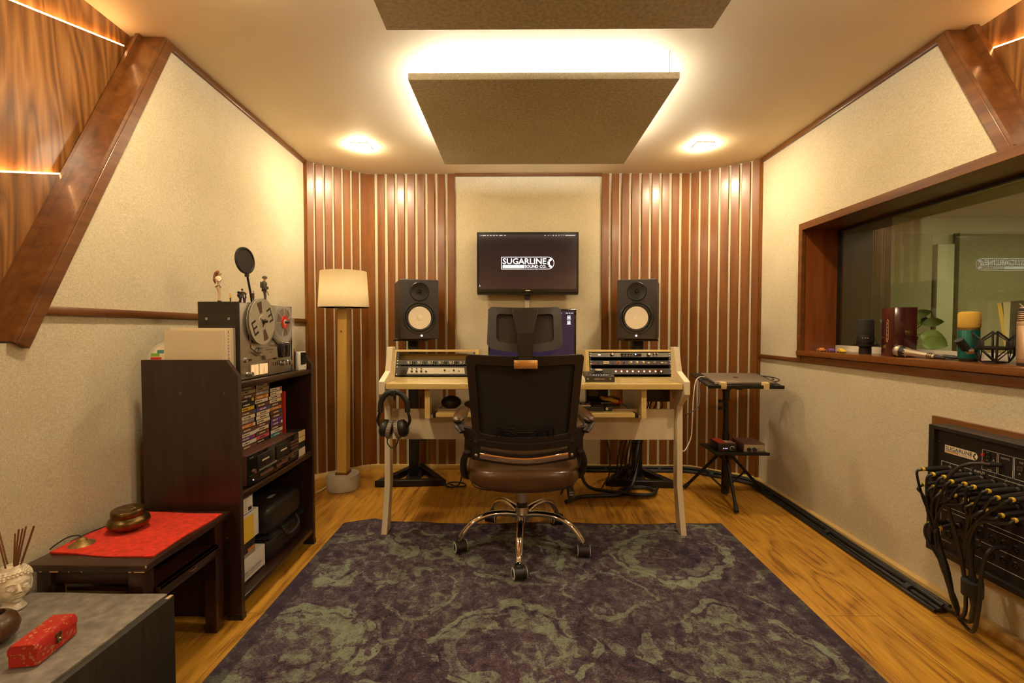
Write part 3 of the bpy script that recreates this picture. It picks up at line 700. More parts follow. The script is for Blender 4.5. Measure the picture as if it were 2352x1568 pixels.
# right bay: three units
u = rackunit(FR, 'grey audio interface with small display, top unit of the laptop side bay', .118, .144, 'rack_mid', WR)
x = lambda px: (px / 8.4 + 1320 - 1347) / 206 * WR      # from the close-up of the bay
knob(FR, u, x(745), .132, .0075, 'black_plastic', 'cone_cream', base='black_metal'); knob(FR, u, x(1455), .132, .0085, 'black_plastic', 'cone_cream', base='black_metal')
knob(FR, u, x(1555), .136, .0045, 'black_plastic', 'cone_cream'); knob(FR, u, x(1615), .136, .0045, 'black_plastic', 'cone_cream')
mb = M(FR); mb.box(x(915), x(1315), .121, .139, -.004, -.0025, 'black_gloss')
for k in range(14): mb.box(x(940) + .0055 * k, x(940) + .0055 * k + .003, .124, .1245 + .006 * ((k * 7) % 3), -.0025, -.0022, 'rack_mid')
mb.lathe([(.0045, 0), (0, .001)], 'led_blue', TR(x(1205), .134, -.0024), n=12); mb.build('display', u)
mb = M(FR)
for px, py in ((825, .136), (862, .136), (825, .127), (862, .127), (1368, .136), (1368, .128)): mb.cbox((x(px), py, -.003), (.0045, .004, .003), 'print_cream')
for px in (588, 645, 1555, 1615, 1693): mb.cyl((x(px), .125, -.004), (x(px), .125, -.0015), .0025, 'print_brown', n=10)
mb.ball((x(500), .131, -.004), (.008, .0028, .001), 'pixel_white'); mb.build('buttons', u)
u = rackunit(FR, 'charcoal channel strip with red, blue and grey knobs, middle unit', .072, .098, 'rack_grey', WR)
for px, r, mm_, cp in ((865, .009, 'knob_red', None), (975, .006, 'knob_blue', None), (1095, .0075, 'knob_grey', 'rack_pale'), (1212, .0075, 'knob_grey', 'rack_pale'), (1330, .0075, 'knob_grey', 'rack_pale'), (1553, .0045, 'knob_grey', None)):
    knob(FR, u, x(px), .085, r, mm_, cp, h=.020, base='print_grey')
mb = M(FR)
for k in range(4):
    mb.cbox((x(580) + .0085 * k, .089, -.002), (.007, .006, .006), 'print_cream'); mb.cbox((x(580) + .0085 * k, .080, -.002), (.007, .005, .006), 'print_cream')
mb.cyl((x(480), .085, -.004), (x(480), .085, -.001), .0075, 'black_plastic', n=16); mb.cbox((x(1442), .084, -.001), (.012, .006, .006), 'print_cream'); mb.cbox((x(1700), .084, -.001), (.012, .007, .006), 'print_cream')
mb.cyl((x(755), .082, -.004), (x(755), .082, .001), .005, 'black_plastic', n=12); mb.box(x(345), x(405), .076, .079, -.004, -.0035, 'print_red'); mb.box(x(1745), x(1800), .083, .0855, -.004, -.0035, 'print_cream'); mb.build('buttons', u)
u = rackunit(FR, 'dark rack unit with a row of glowing red lights', .018, .052, 'rack_grey', WR)
for k in range(9):
    px = 800 + 109 * k
    mb = M(FR); mb.lathe([(.0052, 0), (.005, .003), (.003, .0035)], 'led_red' if k != 4 else 'knob_red', TR(x(px), .036, -.004), n=14); mb.lathe([(.0034, .003), (0, .006)], 'led_redhot', TR(x(px), .033, -.004), n=12); mb.build('light', u)
# left bay: two units
xl = lambda px: ((px / 3.824 + 860) - 898) / 197 * WLf
u = rackunit(FL, 'black rack unit with rows of small knobs above the grey preamplifier', .072, .100, 'rack_grey', WLf, grp=None, dep=.06)
for k in range(8):
    mb = M(FL); cx = xl(285 + 92 * k); mb.box(cx - .009, cx + .009, .076, .096, -.0039, -.003, 'rack_mid'); mb.cbox((cx, .085, -.002), (.005, .005, .003), 'print_cream'); mb.cyl((cx - .006, .092, -.003), (cx - .006, .092, -.001), .0018, 'print_cream', n=8); mb.build('input_plate', u)
for k in range(8):
    for dx, dy in ((30, .090), (30, .079), (53, .085)):
        knob(FL, u, xl(285 + 92 * k + dx - (46 if k == 0 and 0 else 0)), dy, .0042, 'black_plastic', 'cone_cream' if dy != .085 else None, h=.012)
u = rackunit(FL, 'grey rack preamplifier with pale centre plate, behind the hanging headphones', .010, .064, 'rack_grey', WLf, dep=.06)
mb = M(FL); mb.prism([(xl(278), .020), (xl(292), .054), (xl(775), .054), (xl(782), .020)], -.004, -.0025, 'rack_pale')
for px in (480, 497, 514, 541, 566, 642, 648): mb.cyl((xl(px), .033, -.0025), (xl(px), .033, -.0015), .0015, 'print_black', n=8)
mb.box(xl(520), xl(560), .045, .0465, -.0025, -.0022, 'print_grey'); mb.build('face_plate', u)
for px, yy, r in ((320, .048, .0035), (362, .048, .0035), (402, .048, .0035), (320, .032, .0062), (362, .032, .0062), (402, .032, .0062), (444, .032, .0055), (606, .039, .0055), (685, .039, .0055), (730, .034, .0035)): knob(FL, u, xl(px), yy, r, 'black_plastic', h=.013)
# keyboard drawer
for x0 in (-.462, .634):
    M().box(x0, x0 + .026, 2.292, 2.70, .592, .7445, 'pine_y').build('drawer_side', desk, bevel=.0015)
dr = M(); dr.box(-.405, .60, 2.285, 2.66, .602, .622, 'pine'); dr.build('drawer', desk, bevel=.0015)
mb = M(); mb.box(-.434, -.420, 2.29, 2.66, .596, .612, 'steel'); mb.box(-.420, -.406, 2.288, 2.62, .598, .616, 'black_metal'); mb.build('drawer_slide', desk)
mb = M(); mb.box(.618, .632, 2.29, 2.66, .596, .612, 'steel'); mb.box(.604, .618, 2.288, 2.62, .598, .616, 'black_metal'); mb.build('drawer_slide', desk)
M().tube([(-.60, 2.259, .722), (-.60, 2.248, .70), (-.60, 2.235, .70), (-.60, 2.225, .722)], .004, 'black_metal').build('headphone_hook', desk)

# things on the drawer
kb = thing('keyboard_controller', 'small black keyboard controller with white keys on the pulled out drawer', 'keyboard', (.20, 2.40, .6225))
M().box(-.02, .455, 2.335, 2.50, .6225, .648, 'black_plastic', b=.003).build('casing', kb)
for k in range(17):
    M().box(-.012 + .0235 * k, .0105 + .0235 * k, 2.337, 2.405, .6485, .655, 'white_plastic', b=.001, seg=1).build('white_key', kb)
for k in range(16):
    if k % 7 in (2, 6): continue
    M().box(.0045 + .0235 * k, .0165 + .0235 * k, 2.365, 2.415, .6555, .662, 'black_gloss', b=.001, seg=1).build('black_key', kb)
M().box(.396, .450, 2.345, 2.49, .6482, .655, 'black_plastic', b=.003).box(.41, .435, 2.40, 2.402, .655, .6553, 'print_white').build('control_panel', kb)
solo(M().ball((-.345, 2.42, .657), (.055, .06, .034), 'black_plastic'), 'pouch', 'black soft pouch on the drawer, next to the drawer side by the headphones', 'pouch', org=(-.345, 2.42, .6225))
solo(M().ball((-.22, 2.42, .646), (.058, .06, .023), 'leather_brown'), 'case', 'dark rounded case on the drawer beside the chair back', 'case', org=(-.22, 2.42, .6225))
gl_ = thing('work_glove', 'yellow fingered work glove lying on dark tools in the drawer', 'glove', (.50, 2.44, .65))
mb = M(); mb.ball((.49, 2.44, .672), (.035, .03, .012), 'yellow_glove')
for k, (dx, dy) in enumerate(((.05, -.03), (.055, -.015), (.05, 0), (.045, .015))): mb.tube([(.49, 2.44 + dy * .4, .672), (.49 + dx, 2.43 + dy, .662)], [.011, .008], 'yellow_glove', n=10)
mb.tube([(.47, 2.44, .675), (.45, 2.43, .685)], [.011, .007], 'yellow_glove', n=10); mb.build('glove_body', gl_, remesh=.003)
dv = thing('card_reader', 'small black device with round socket beside the keyboard', 'device', (.46, 2.38, .6225))
M().box(.458, .500, 2.35, 2.42, .6225, .645, 'black_gloss', b=.004).build('casing', dv); M().lathe([(.009, 0), (.008, .003), (.004, .001)], 'steel', frame((.472, 2.35, .635), (1, 0, 0), (0, 0, 1)), n=16).build('socket', dv)
sv = thing('screwdriver', 'red handled tool behind the yellow glove in the drawer', 'tool', (.53, 2.45, .64))
M().cyl((.52, 2.455, .648), (.575, 2.455, .652), .008, 'print_red').build('handle', sv); M().cyl((.445, 2.455, .646), (.52, 2.455, .648), .003, 'steel').build('shaft', sv)
solo(M().box(.49, .575, 2.50, 2.60, .6225, .665, 'dark_glass', b=.004), 'clear_box', 'smoky clear box at the back corner of the drawer', 'box', org=(.53, 2.55, .6225))
ph = thing('camera_viewer', 'dark gadget with grey window standing at the back of the drawer', 'device', (.46, 2.58, .6225))
M().box(.40, .52, 2.56, 2.62, .6225, .73, 'black_plastic', RX(0), b=.006).build('casing', ph); M().box(.41, .462, 2.556, 2.561, .668, .705, 'print_grey', b=.004).build('window_panel', ph)
ub = thing('power_supply', 'black box mounted under the desktop by the laptop side', 'power box', (.76, 2.52, .745))
M().box(.672, .832, 2.45, 2.62, .655, .7445, 'black_plastic', b=.004).build('casing', ub)
random.seed(3)
for k in range(6):
    xx = .69 + .024 * k
    solo(M().tube([(xx, 2.54, .656), (xx + random.uniform(-.01, .01), 2.55, .61), (xx - .03 + random.uniform(-.02, .03), 2.6, .54), (xx - .06, 2.72, .35), (xx - .05, 2.9, .12), (xx - .09, 2.96, .04)], .0045, 'cable_black', smooth=5), 'power_cable', '%s black cable under the power box, counted from the chair side' % ['first', 'second', 'third', 'fourth', 'fifth', 'sixth'][k], 'cable', 'cables hanging from the power box', org=(xx, 2.54, .6555))
# desktop things
mo = thing('control_box', 'brown grey desktop volume controller with big round knob', 'audio controller', (.46, 2.35, .7755))
CT = frame((.358, 2.335, .7755), (1, 0, 0), (0, 1, 0))
mb = M(CT); mb.prism([(0, 0), (.105, 0), (.105, .045), (0, .030)], 0, .150, 'rack_grey', frame((0, 0, 0), (0, 1, 0), (0, 0, 1), (1, 0, 0))); mb.build('casing', mo, bevel=.002)
TOPF = CT @ frame((0, 0, .0302), (1, 0, 0), (0, .99, .1414))
mb = M(TOPF @ TR(.078, .062, 0)); mb.lathe([(.026, 0), (.026, .004), (.0235, .006), (.022, .016), (.020, .018), (0, .0185)], 'black_plastic', n=32); mb.lathe([(.0205, .0186), (0, .0190)], 'rack_pale', n=28); mb.build('dial', mo)
mb = M(TOPF)
for k in range(6): mb.cbox((.045 + .013 * k, .020, .001), (.006, .004, .002), 'pixel_dim')
for xx in (.030, .122): mb.cbox((xx, .028, .001), (.006, .004, .002), 'print_cream')
mb.box(.020, .050, .042, .060, 0, .0008, 'black_gloss'); mb.box(.108, .135, .042, .060, 0, .0008, 'black_gloss'); mb.build('buttons', mo)
FF = CT @ frame((0, 0, 0), (1, 0, 0), (0, 0, 1)); mb = M(FF)
for xx in (.012, .128): mb.lathe([(.0055, 0), (.005, .0018), (.003, .0018), (.0025, .0005), (0, .0005)], 'steel', TR(xx, .016, 0), n=16)
mb.text('UNIVERSAL AUDIO', .045, .100, .012, .018, 'print_cream'); mb.build('front_sockets', mo)
ms = thing('computer_mouse', 'ergonomic cream mouse beside the volume controller', 'mouse', (.315, 2.32, .7755))
mb = M(); q = bmesh.new(); bmesh.ops.create_uvsphere(q, u_segments=24, v_segments=14, radius=1)
for v in q.verts:
    v.co.x *= .040; v.co.y *= .055; v.co.z = max(v.co.z, -.2) * .036 + .0072
mb.add(q, 'cream_plastic', TR(.315, 2.325, .7755)); mb.build('shell', ms)
# computer display behind the chair
im = thing('desktop_display', 'wide computer display with purple desktop, half hidden behind the headrest', 'computer monitor', (.10, 2.74, .7755))
mb = M(); mb.box(-.165, .358, 2.70, 2.735, .845, 1.165, 'black_gloss', b=.004); mb.build('casing', im)
sc = M(); sc.box(-.153, .345, 2.6985, 2.7, .86, 1.154, 'screen_imac')
for k in range(14): sc.box(.190 + .0095 * k + (.02 if k > 8 else 0), .195 + .0095 * k + (.02 if k > 8 else 0), 2.698, 2.6985, 1.139, 1.142, 'pixel_white')
for zz in (1.110, 1.080): sc.box(.305, .322, 2.698, 2.6985, zz, zz + .015, 'pixel_white'); sc.box(.309, .318, 2.6975, 2.698, zz + .006, zz + .013, 'print_grey'); sc.box(.302, .325, 2.698, 2.6985, zz - .006, zz - .003, 'pixel_white')
sc.build('screen', im, smooth=0)
mb = M(); mb.box(.05, .15, 2.735, 2.745, .79, 1.0, 'laptop_alu'); mb.box(.01, .19, 2.66, 2.82, .7755, .782, 'laptop_alu', b=.002); mb.prism([(2.735, .79), (2.75, .95), (2.76, .95), (2.77, .782), (2.74, .782)], .05, .15, 'laptop_alu', TX); mb.build('stand', im)

# ================================================================== headphones on the hook
hp = thing('headphones', 'black over-ear headphones with grey ear pads hanging at the desk edge', 'headphones', (-.62, 2.20, .60))
HT = TR(-.598, 2.215, 0)
mb = M(HT); arc = []
for k in range(13):
    a = PI * k / 12; arc.append((-.066 * math.cos(a), 0, .665 + .075 * math.sin(a) + (.0 if 0 < k < 12 else -.01)))
mb.tube([(-.068, 0, .640)] + arc + [(.068, 0, .640)], .0115, 'black_plastic', n=12, smooth=2, flat=1.2)
mb.cbox((0, -.008, .735), (.022, .02, .03), 'black_plastic', b=.003); mb.build('headband', hp)
for s_, rot in ((-1, 14), (1, -16)):
    TT = HT @ TR(s_ * .030, .0, .558) @ RY(s_ * -12) @ RY(90 * s_)
    mb = M(TT); mb.lathe([(.040, 0), (.044, .010), (.042, .026), (.030, .036), (.012, .039), (0, .039)], 'black_plastic', n=28); cp = mb.build('ear_cup', hp)
    mb = M(TT @ TR(0, 0, -.001)); mb.lathe([(.043, .0), (.046, -.006), (.045, -.018), (.037, -.022), (.028, -.018), (.027, 0)], 'print_grey', n=32)
    for k in range(22):
        a = 2 * PI * k / 22; mb.box(.0455, .0472, -.001, .001, -.018, -.004, 'print_brown', RZ(math.degrees(a)))
    mb.build('ear_pad', cp)
    M(HT).tube([(s_ * .068, 0, .645), (s_ * .078, -.002, .600), (s_ * .062, -.006, .560)], [.006, .008, .006], 'black_metal', n=8, smooth=4).build('yoke', hp)
M(HT).tube([(-.028, -.01, .520), (-.03, -.01, .492), (-.012, -.012, .468), (.012, -.012, .478), (.022, -.008, .505), (.024, -.004, .52)], .003, 'cable_black', smooth=6).build('cord', hp)
# ================================================================== office chair (faces the desk, back to the camera)
CT0 = TR(.030, 2.180, .0) @ RZ(1.5)
ch = thing('office_chair', 'black mesh back office chair with brown leather seat and chrome base', 'chair', T=CT0)
def B_(): return M(CT0)
ZB = .008                                              # rug thickness
mb = B_(); mb.lathe([(.030, .125), (.034, .135), (.034, .175), (.030, .192), (.024, .196)], 'steel', n=28)
mb.lathe([(.025, .194), (.025, .212), (.0, .212)], 'black_plastic', n=28); mb.build('hub', ch)
mb = B_(); mb.cyl((0, 0, .205), (0, 0, .36), .023, 'steel', n=28); mb.build('gas_lift', ch)
for k in range(5):
    a = -95 + 72 * k; TT = CT0 @ RZ(a)
    mb = M(TT); mb.tube([(.025, 0, .155), (.09, 0, .167), (.17, 0, .165), (.235, 0, .140), (.278, 0, .098), (.300, 0, .066)], [.018, .0175, .017, .0165, .0165, .0155], 'chrome', n=16, smooth=7, flat=.8); lg = mb.build('leg', ch, smooth=60)
    cr = [200, 108, 50, -47, -80][k]
    CW = TT @ TR(.303, 0, ZB + .0265) @ RZ(cr)
    mb = M(CW); mb.cyl((0, 0, .010), (0, 0, .042), .008, 'black_metal', n=12); mb.lathe([(.017, .014), (.018, .026), (.014, .032), (0, .033)], 'black_plastic', n=20)
    mb.tube([(-.012, -.014, .0), (-.012, .014, .0)], .0245, 'black_plastic', n=28)
    hous = mb.build('caster', lg, smooth=35)
    for s_ in (-1, 1):
        mb = M(CW); y0 = s_ * .0145; W_ = frame((-.012, y0, 0), (1, 0, 0), (0, 0, 1), (0, -1, 0)) if s_ < 0 else frame((-.012, y0, 0), (-1, 0, 0), (0, 0, 1), (0, 1, 0))
        mb.lathe([(.0262, 0), (.0264, .010), (.0245, .013)], 'print_black', W_, n=28); mb.lathe([(.0252, .0125), (.0252, .0142), (.0195, .0146)], 'white_plastic', W_, n=28); mb.lathe([(.0196, .0140), (.012, .0156), (0, .016)], 'black_plastic', W_, n=24)
        mb.build('wheel', lg, smooth=35)
# seat cushion
q = bmesh.new(); bmesh.ops.create_cube(q, size=1)
bmesh.ops.subdivide_edges(q, edges=q.edges[:], cuts=9, use_grid_fill=True)
for v in q.verts:
    x_, y_, z_ = v.co.x * 2, v.co.y * 2, v.co.z * 2
    rr = (abs(x_) ** 5 + abs(y_) ** 5) ** .2; e = min(1, rr); fall = (1 - e ** 5)
    kx = 1 - .10 * (z_ < 0) ; ang = max(abs(x_), abs(y_)); 
    sc_ = 1 / max(1e-6, (abs(x_) ** 4.5 + abs(y_) ** 4.5) ** (1 / 4.5) / max(ang, 1e-6)) if ang > 1e-6 else 1
    X_, Y_ = x_ * sc_, y_ * sc_
    bulge = math.sqrt(max(0, 1 - z_ * z_ * .85))
    X_ *= .232 + .026 * bulge; Y_ *= .222 + .028 * bulge
    edge = max(abs(x_), abs(y_))
    Z_ = .054 * z_ * (1 - .28 * edge ** 3) + (.010 * (1 - edge ** 2) if z_ > 0 else 0) - (.024 * math.exp(-((Y_ + .245) / .09) ** 2) * (1 - abs(x_) ** 2) if z_ < 0 else 0)
    v.co = Vector((X_ + .002, Y_ - .0, Z_ + .398))
mb = B_(); mb.add(q, 'leather_brown'); st_ = mb.build('seat', ch, smooth=180, sub=1)
mb = B_(); pr = []
for k in range(33):
    a = PI + PI * k / 32; cx = math.cos(a); sy = math.sin(a); pr.append((.238 * math.copysign(abs(cx) ** .45, cx), .229 * math.copysign(abs(sy) ** .45, sy) - .001, .356 - .008 * abs(sy)))
mb.tube(pr, .0022, 'print_black', n=6); mb.build('piping', st_)
mb = B_(); mb.box(-.10, .10, -.13, .12, .335, .360, 'black_metal', b=.006); mb.box(-.20, .20, -.16, .16, .345, .352, 'black_plastic'); mb.build('tilt_mechanism', ch)
mb = B_(); mb.cyl((.10, .02, .345), (.215, -.02, .340), .006, 'black_metal')
mb.tube([(.215, -.02, .340), (.222, -.04, .32), (.226, -.07, .275), (.226, -.075, .245)], [.010, .014, .019, .014], 'black_plastic', n=12, smooth=4, flat=.4)
mb.text('LOCK', -.0085, .0095, .0, .006, 'print_cream', frame((.2265, -.0865, .285), (1, 0, 0), (0, .25, 1))); mb.text('FREE', -.0085, .0095, .0, .005, 'print_cream', frame((.2265, -.0875, .273), (1, 0, 0), (0, .2, 1))); mb.build('lever', ch)
# back: curved sheet coordinates
def bk_(x, z, off=0.):                                 # a point on the curved back, off = towards the camera
    lean = -.205 - .105 * ((z - .50) / .45) ** 1.0
    curve = .050 * (1 - (x / .25) ** 2)
    return (x, lean - curve * .85 + .02 - off, z)
def bar(pts, w_, th, m, par, nme, n=10):
    mb = B_(); vs = []; fs = []
    P = spline([Vector(p) for p in pts], n) if len(pts) > 2 else [Vector(p) for p in pts]
    for i, p in enumerate(P):
        d = (P[min(i + 1, len(P) - 1)] - P[max(i - 1, 0)]); s2 = Vector((-d.z, 0, d.x)).normalized(); ww = w_ if not callable(w_) else w_(i / (len(P) - 1))
        for a, b2 in ((-1, 0), (-.8, 1), (.8, 1), (1, 0), (.8, -1), (-.8, -1)):
            c = Vector(bk_(p.x + s2.x * a * ww / 2, p.z + s2.z * a * ww / 2, p.y + b2 * th / 2)); vs.append(c)
    for i in range(len(P) - 1):
        for k in range(6): j = (k + 1) % 6; fs.append((i * 6 + k, i * 6 + j, (i + 1) * 6 + j, (i + 1) * 6 + k))
    fs.append(tuple(range(6))[::-1]); L = (len(P) - 1) * 6; fs.append(tuple(range(L, L + 6)))
    mb.faces(vs, fs, m); return mb.build(nme, par, smooth=50)
# outer frame as one ring: outer and inner outlines
def rring(x0t, x0b, zt, zb, r, n=8, sag=0., sagb=0.):
    pts = []
    cs = [((-x0b), zb, 180, 270), (x0b, zb, 270, 360), (x0t, zt, 0, 90), (-x0t, zt, 90, 180)]
    for (cx, cz, a0, a1) in cs:
        ox = cx - math.copysign(r, cx); oz = cz - (r if cz == zt else -r)
        for k in range(n + 1):
            a = R_(a0 + (a1 - a0) * k / n); pts.append((ox + r * math.cos(a), oz + r * math.sin(a)))
    out = []
    for i, p in enumerate(pts):
        nx_ = pts[(i + 1) % len(pts)]; m_ = 8 if abs(nx_[0] - p[0]) + abs(nx_[1] - p[1]) > .08 else 1
        for k in range(m_):
            u_ = k / m_; out.append((p[0] + (nx_[0] - p[0]) * u_, p[1] + (nx_[1] - p[1]) * u_))
    res = []
    for x_, z_ in out:
        f = (1 - (x_ / x0t) ** 2)
        z2 = z_ - (sag * f if z_ > (zt + zb) / 2 else sagb * f); res.append((x_, z2))
    return res
OUT = rring(.246, .222, .945, .566, .018, sag=.008, sagb=.020); INN = rring(.206, .190, .902, .604, .012, sag=.008, sagb=.020)
mb = B_(); n = len(OUT); vs = []
for off in (.010, -.012):
    for P in (OUT, INN): vs += [bk_(x_, z_, off) for x_, z_ in P]
fs = []
for i in range(n):
    j = (i + 1) % n
    fs += [(i, j, n + j, n + i), (2 * n + i, 3 * n + i, 3 * n + j, 2 * n + j), (i, 2 * n + i, 2 * n + j, j), (n + i, n + j, 3 * n + j, 3 * n + i)]
mb.faces(vs, fs, 'chair_plastic'); mb.build('back_frame', ch, smooth=50, bevel=.002)
# mesh panel
mb = B_(); vs = []; fs = []; nx, nz = 18, 12
for off in (.0, -.003):
    for j in range(nz + 1):
        for i in range(nx + 1):
            u_ = -1 + 2 * i / nx; v_ = j / nz; z_ = .588 + .325 * v_ - .016 * (1 - u_ * u_); x_ = u_ * (.198 + .012 * v_); p = bk_(x_, z_, off); vs.append(p)
N = (nx + 1) * (nz + 1)
for j in range(nz):
    for i in range(nx): a = j * (nx + 1) + i; fs += [(a, a + 1, a + nx + 2, a + nx + 1), (N + a, N + a + nx + 1, N + a + nx + 2, N + a + 1)]
mb.faces(vs, fs, 'mesh_black'); mb.build('mesh_panel', ch)
# lumbar grid
mb = B_()
def lb(pts, r=.0035): mb.tube([bk_(x_, z_, .008) for x_, z_ in pts], r, 'black_gloss', n=6)
lb([(-.118, .585), (-.118, .628), (-.045, .628), (-.032, .618), (.04, .618), (.055, .632), (.125, .632), (.125, .588)])
lb([(-.100, .585), (-.100, .616), (-.062, .616), (-.035, .598), (.04, .598), (.065, .618), (.105, .618), (.105, .588)])
lb([(-.085, .588), (-.085, .604), (-.07, .604), (-.045, .588)]); lb([(.085, .588), (.085, .605), (.07, .605), (.05, .588)]); lb([(-.035, .608), (.04, .608)]); lb([(-.045, .584), (.05, .584)])
mb.build('lumbar_grid', ch)
# lower bars
bar([(-.222, .006, .560), (0, .006, .542), (.222, .006, .560)], .036, .022, 'chair_plastic', ch, 'lower_bar')
bar([(-.222, .002, .522), (0, .002, .502), (.222, .002, .522)], .018, .03, 'chair_plastic', ch, 'seat_bar')
lbr = bar([(-.225, .006, .497), (0, .006, .477), (.225, .006, .497)], .046, .02, 'chair_plastic', ch, 'lumbar_bar')
bar([(-.192, .0195, .500), (0, .0195, .481), (.192, .0195, .500)], .026, .004, 'copper_mirror', lbr, 'mirror_strip', n=16)
for s_ in (-1, 1):
    # side plate joining back, arm and seat
    mb = B_(); th = .016
    pl = [(.190, .478), (.254, .486), (.262, .52), (.258, .575), (.272, .612), (.305, .640), (.262, .628), (.230, .622), (.205, .600), (.190, .560)]
    P0 = [bk_(x_ * s_, z_, .014) for x_, z_ in pl]; P1 = [bk_(x_ * s_, z_, -.014) for x_, z_ in pl]; n = len(pl)
    P0 = [Vector(p) for p in P0]; P1 = [Vector(p) for p in P1]
    fs = [tuple(range(n)), tuple(range(n, 2 * n))[::-1]] + [(i, n + i, n + (i + 1) % n, (i + 1) % n) for i in range(n)]
    mb.faces(P0 + P1, fs, 'chair_plastic'); bmesh.ops.recalc_face_normals(mb.bm, faces=mb.bm.faces[:]); sp_ = mb.build('side_plate', ch, smooth=30, bevel=.003)
    mb = B_()
    for zz, r_, mm_ in ((.562, .0085, 'black_plastic'), (.500, .0075, 'steel')):
        c = bk_(s_ * .208, zz, .014); mb.lathe([(r_, 0), (r_, .003), (r_ * .6, .005), (0, .005)], mm_, frame(c, (1, 0, 0), (0, 0, 1)), n=18)
    mb.build('screws', sp_)
    # arm bracket going down to the seat and up to the pad
    mb = B_(); mb.tube([(s_ * .246, -.225, .52), (s_ * .264, -.19, .47), (s_ * .270, -.12, .40), (s_ * .262, -.05, .352), (s_ * .20, -.02, .344)], [.016, .017, .017, .015, .012], 'chair_plastic', n=10, smooth=6, flat=.7); mb.build('arm_bracket', ch)
    mb = B_(); mb.tube([(s_ * .262, -.235, .606), (s_ * .285, -.20, .632), (s_ * .287, -.10, .637), (s_ * .285, .06, .637)], [.020, .026, .027, .022], 'chair_plastic', n=12, smooth=6, flat=.42); ar = mb.build('armrest', ch)
    mb = B_(); mb.tube([(s_ * .285, -.222, .650), (s_ * .287, -.19, .654), (s_ * .286, -.08, .656), (s_ * .284, .055, .654), (s_ * .283, .075, .652)], [.012, .027, .030, .026, .012], 'leather_brown', n=16, smooth=6, flat=.5); mb.build('arm_pad', ar)
# headrest
def hk(x, z, off=0.):
    return (x, -.302 + .05 * (z - .96) / .18 - .022 * (1 - (x / .16) ** 2) - off, z)
HO = rring(.153, .157, 1.142, .970, .022, sag=.006, sagb=.018); HI = rring(.118, .118, 1.112, .998, .016, sag=.006, sagb=.012)
mb = B_(); n = len(HO); vs = [hk(x_, z_, .012) for x_, z_ in HO] + [hk(x_, z_, .014) for x_, z_ in HI] + [hk(x_ * .97, z_, .002) for x_, z_ in HI] + [hk(x_ * .98, z_, -.022) for x_, z_ in HO]
fs = []
for i in range(n):
    j = (i + 1) % n; fs += [(i, j, n + j, n + i), (n + i, n + j, 2 * n + j, 2 * n + i), (i, 3 * n + i, 3 * n + j, j)]
fs.append(tuple(range(2 * n, 3 * n))); fs.append(tuple(range(3 * n, 4 * n))[::-1])
mb.faces(vs, fs, 'chair_plastic'); hr = mb.build('headrest', ch, smooth=50)
mb = B_(); tz = [(-.056, 1.130), (.056, 1.130), (.034, 1.022), (-.034, 1.022)]
vs = [hk(x_, z_, .018) for x_, z_ in tz] + [hk(x_, z_, .004) for x_, z_ in tz]
mb.faces(vs, [(0, 3, 2, 1), (4, 5, 6, 7), (0, 1, 5, 4), (1, 2, 6, 5), (2, 3, 7, 6), (3, 0, 4, 7)], 'chair_plastic'); bmesh.ops.recalc_face_normals(mb.bm, faces=mb.bm.faces[:]); mb.build('bracket', hr, bevel=.003, smooth=30)
mb = B_(); a = hk(0, 1.03, .014); mb.prism([(-.033, 1.035), (-.029, .915), (.029, .915), (.033, 1.035)], -.012, .010, 'black_plastic', frame((0, -.335, 0), (1, 0, 0), (0, 0, 1))); mb.build('headrest_post', ch, bevel=.003)
mb = B_(); mb.box(-.048, .048, -.368, -.360, .888, .924, 'gold_plate', b=.003); mb.box(-.030, .030, -.360, -.325, .89, .922, 'black_plastic'); gp_ = mb.build('headrest_plate', ch)

# ================================================================== floor lamp
la = thing('floor_lamp', 'floor lamp with linen drum shade, pine post and round concrete foot', 'floor lamp', (-1.135, 2.955, 0))
T = TR(-1.135, 2.955, 0)
M(T).lathe([(.100, 0), (.104, .004), (.105, .092), (.102, .098), (0, .098)], 'concrete', n=48).build('foot', la)
mb = M(T @ RY(.8) @ TR(0, 0, 0)); mb.box(-.040, .040, -.038, .038, .098, .112, 'slat_wood', b=.002); mb.build('collar', la)
mb = M(T @ RY(.8)); mb.prism([(-.030, -.030), (.030, -.030), (.033, .030), (-.027, .030)], .112, 1.185, 'pine_post'); mb.cyl((-.006, -.0305, 1.03), (-.006, -.0312, 1.03), .006, 'print_brown', n=12); mb.build('post', la, bevel=.003)
TS = T @ TR(.016, 0, 0)
mb = M(TS); mb.lathe([(.160, 1.186), (.146, 1.418), (.1445, 1.418), (.1585, 1.186)], 'linen_shade', n=56, sy=.9); mb.faces([], [], 'linen_shade'); sh = mb.build('lamp_shade', la)
M(TS).lathe([(.1605, 1.186), (.1605, 1.191), (.1580, 1.191), (.1580, 1.186), (.1605, 1.186)], 'cream_plastic', n=56, sy=.9).build('rim', sh)
mb = M(TS); mb.box(-.052, .052, -.030, .030, 1.176, 1.184, 'cream_plastic', b=.002); mb.cyl((0, 0, 1.184), (0, 0, 1.25), .018, 'cream_plastic'); mb.build('lamp_holder', la)
mb = M(TS); mb.tube([(0, 0, 1.25), (0, 0, 1.27), (0, 0, 1.30), (0, 0, 1.33)], [.014, .026, .030, .006], 'led_bulb' if 'led_bulb' in MAT else 'white_plastic', n=16, smooth=4); mb.build('bulb', la)
solo(M().tube([(-1.235, 2.93, .02), (-1.27, 2.86, .006), (-1.32, 2.80, .006), (-1.37, 2.76, .012), (-1.40, 2.78, .04)], .004, 'paper', smooth=6), 'lamp_cord', 'pale twisted lamp cord on the floor behind the bookcase end', 'cord')

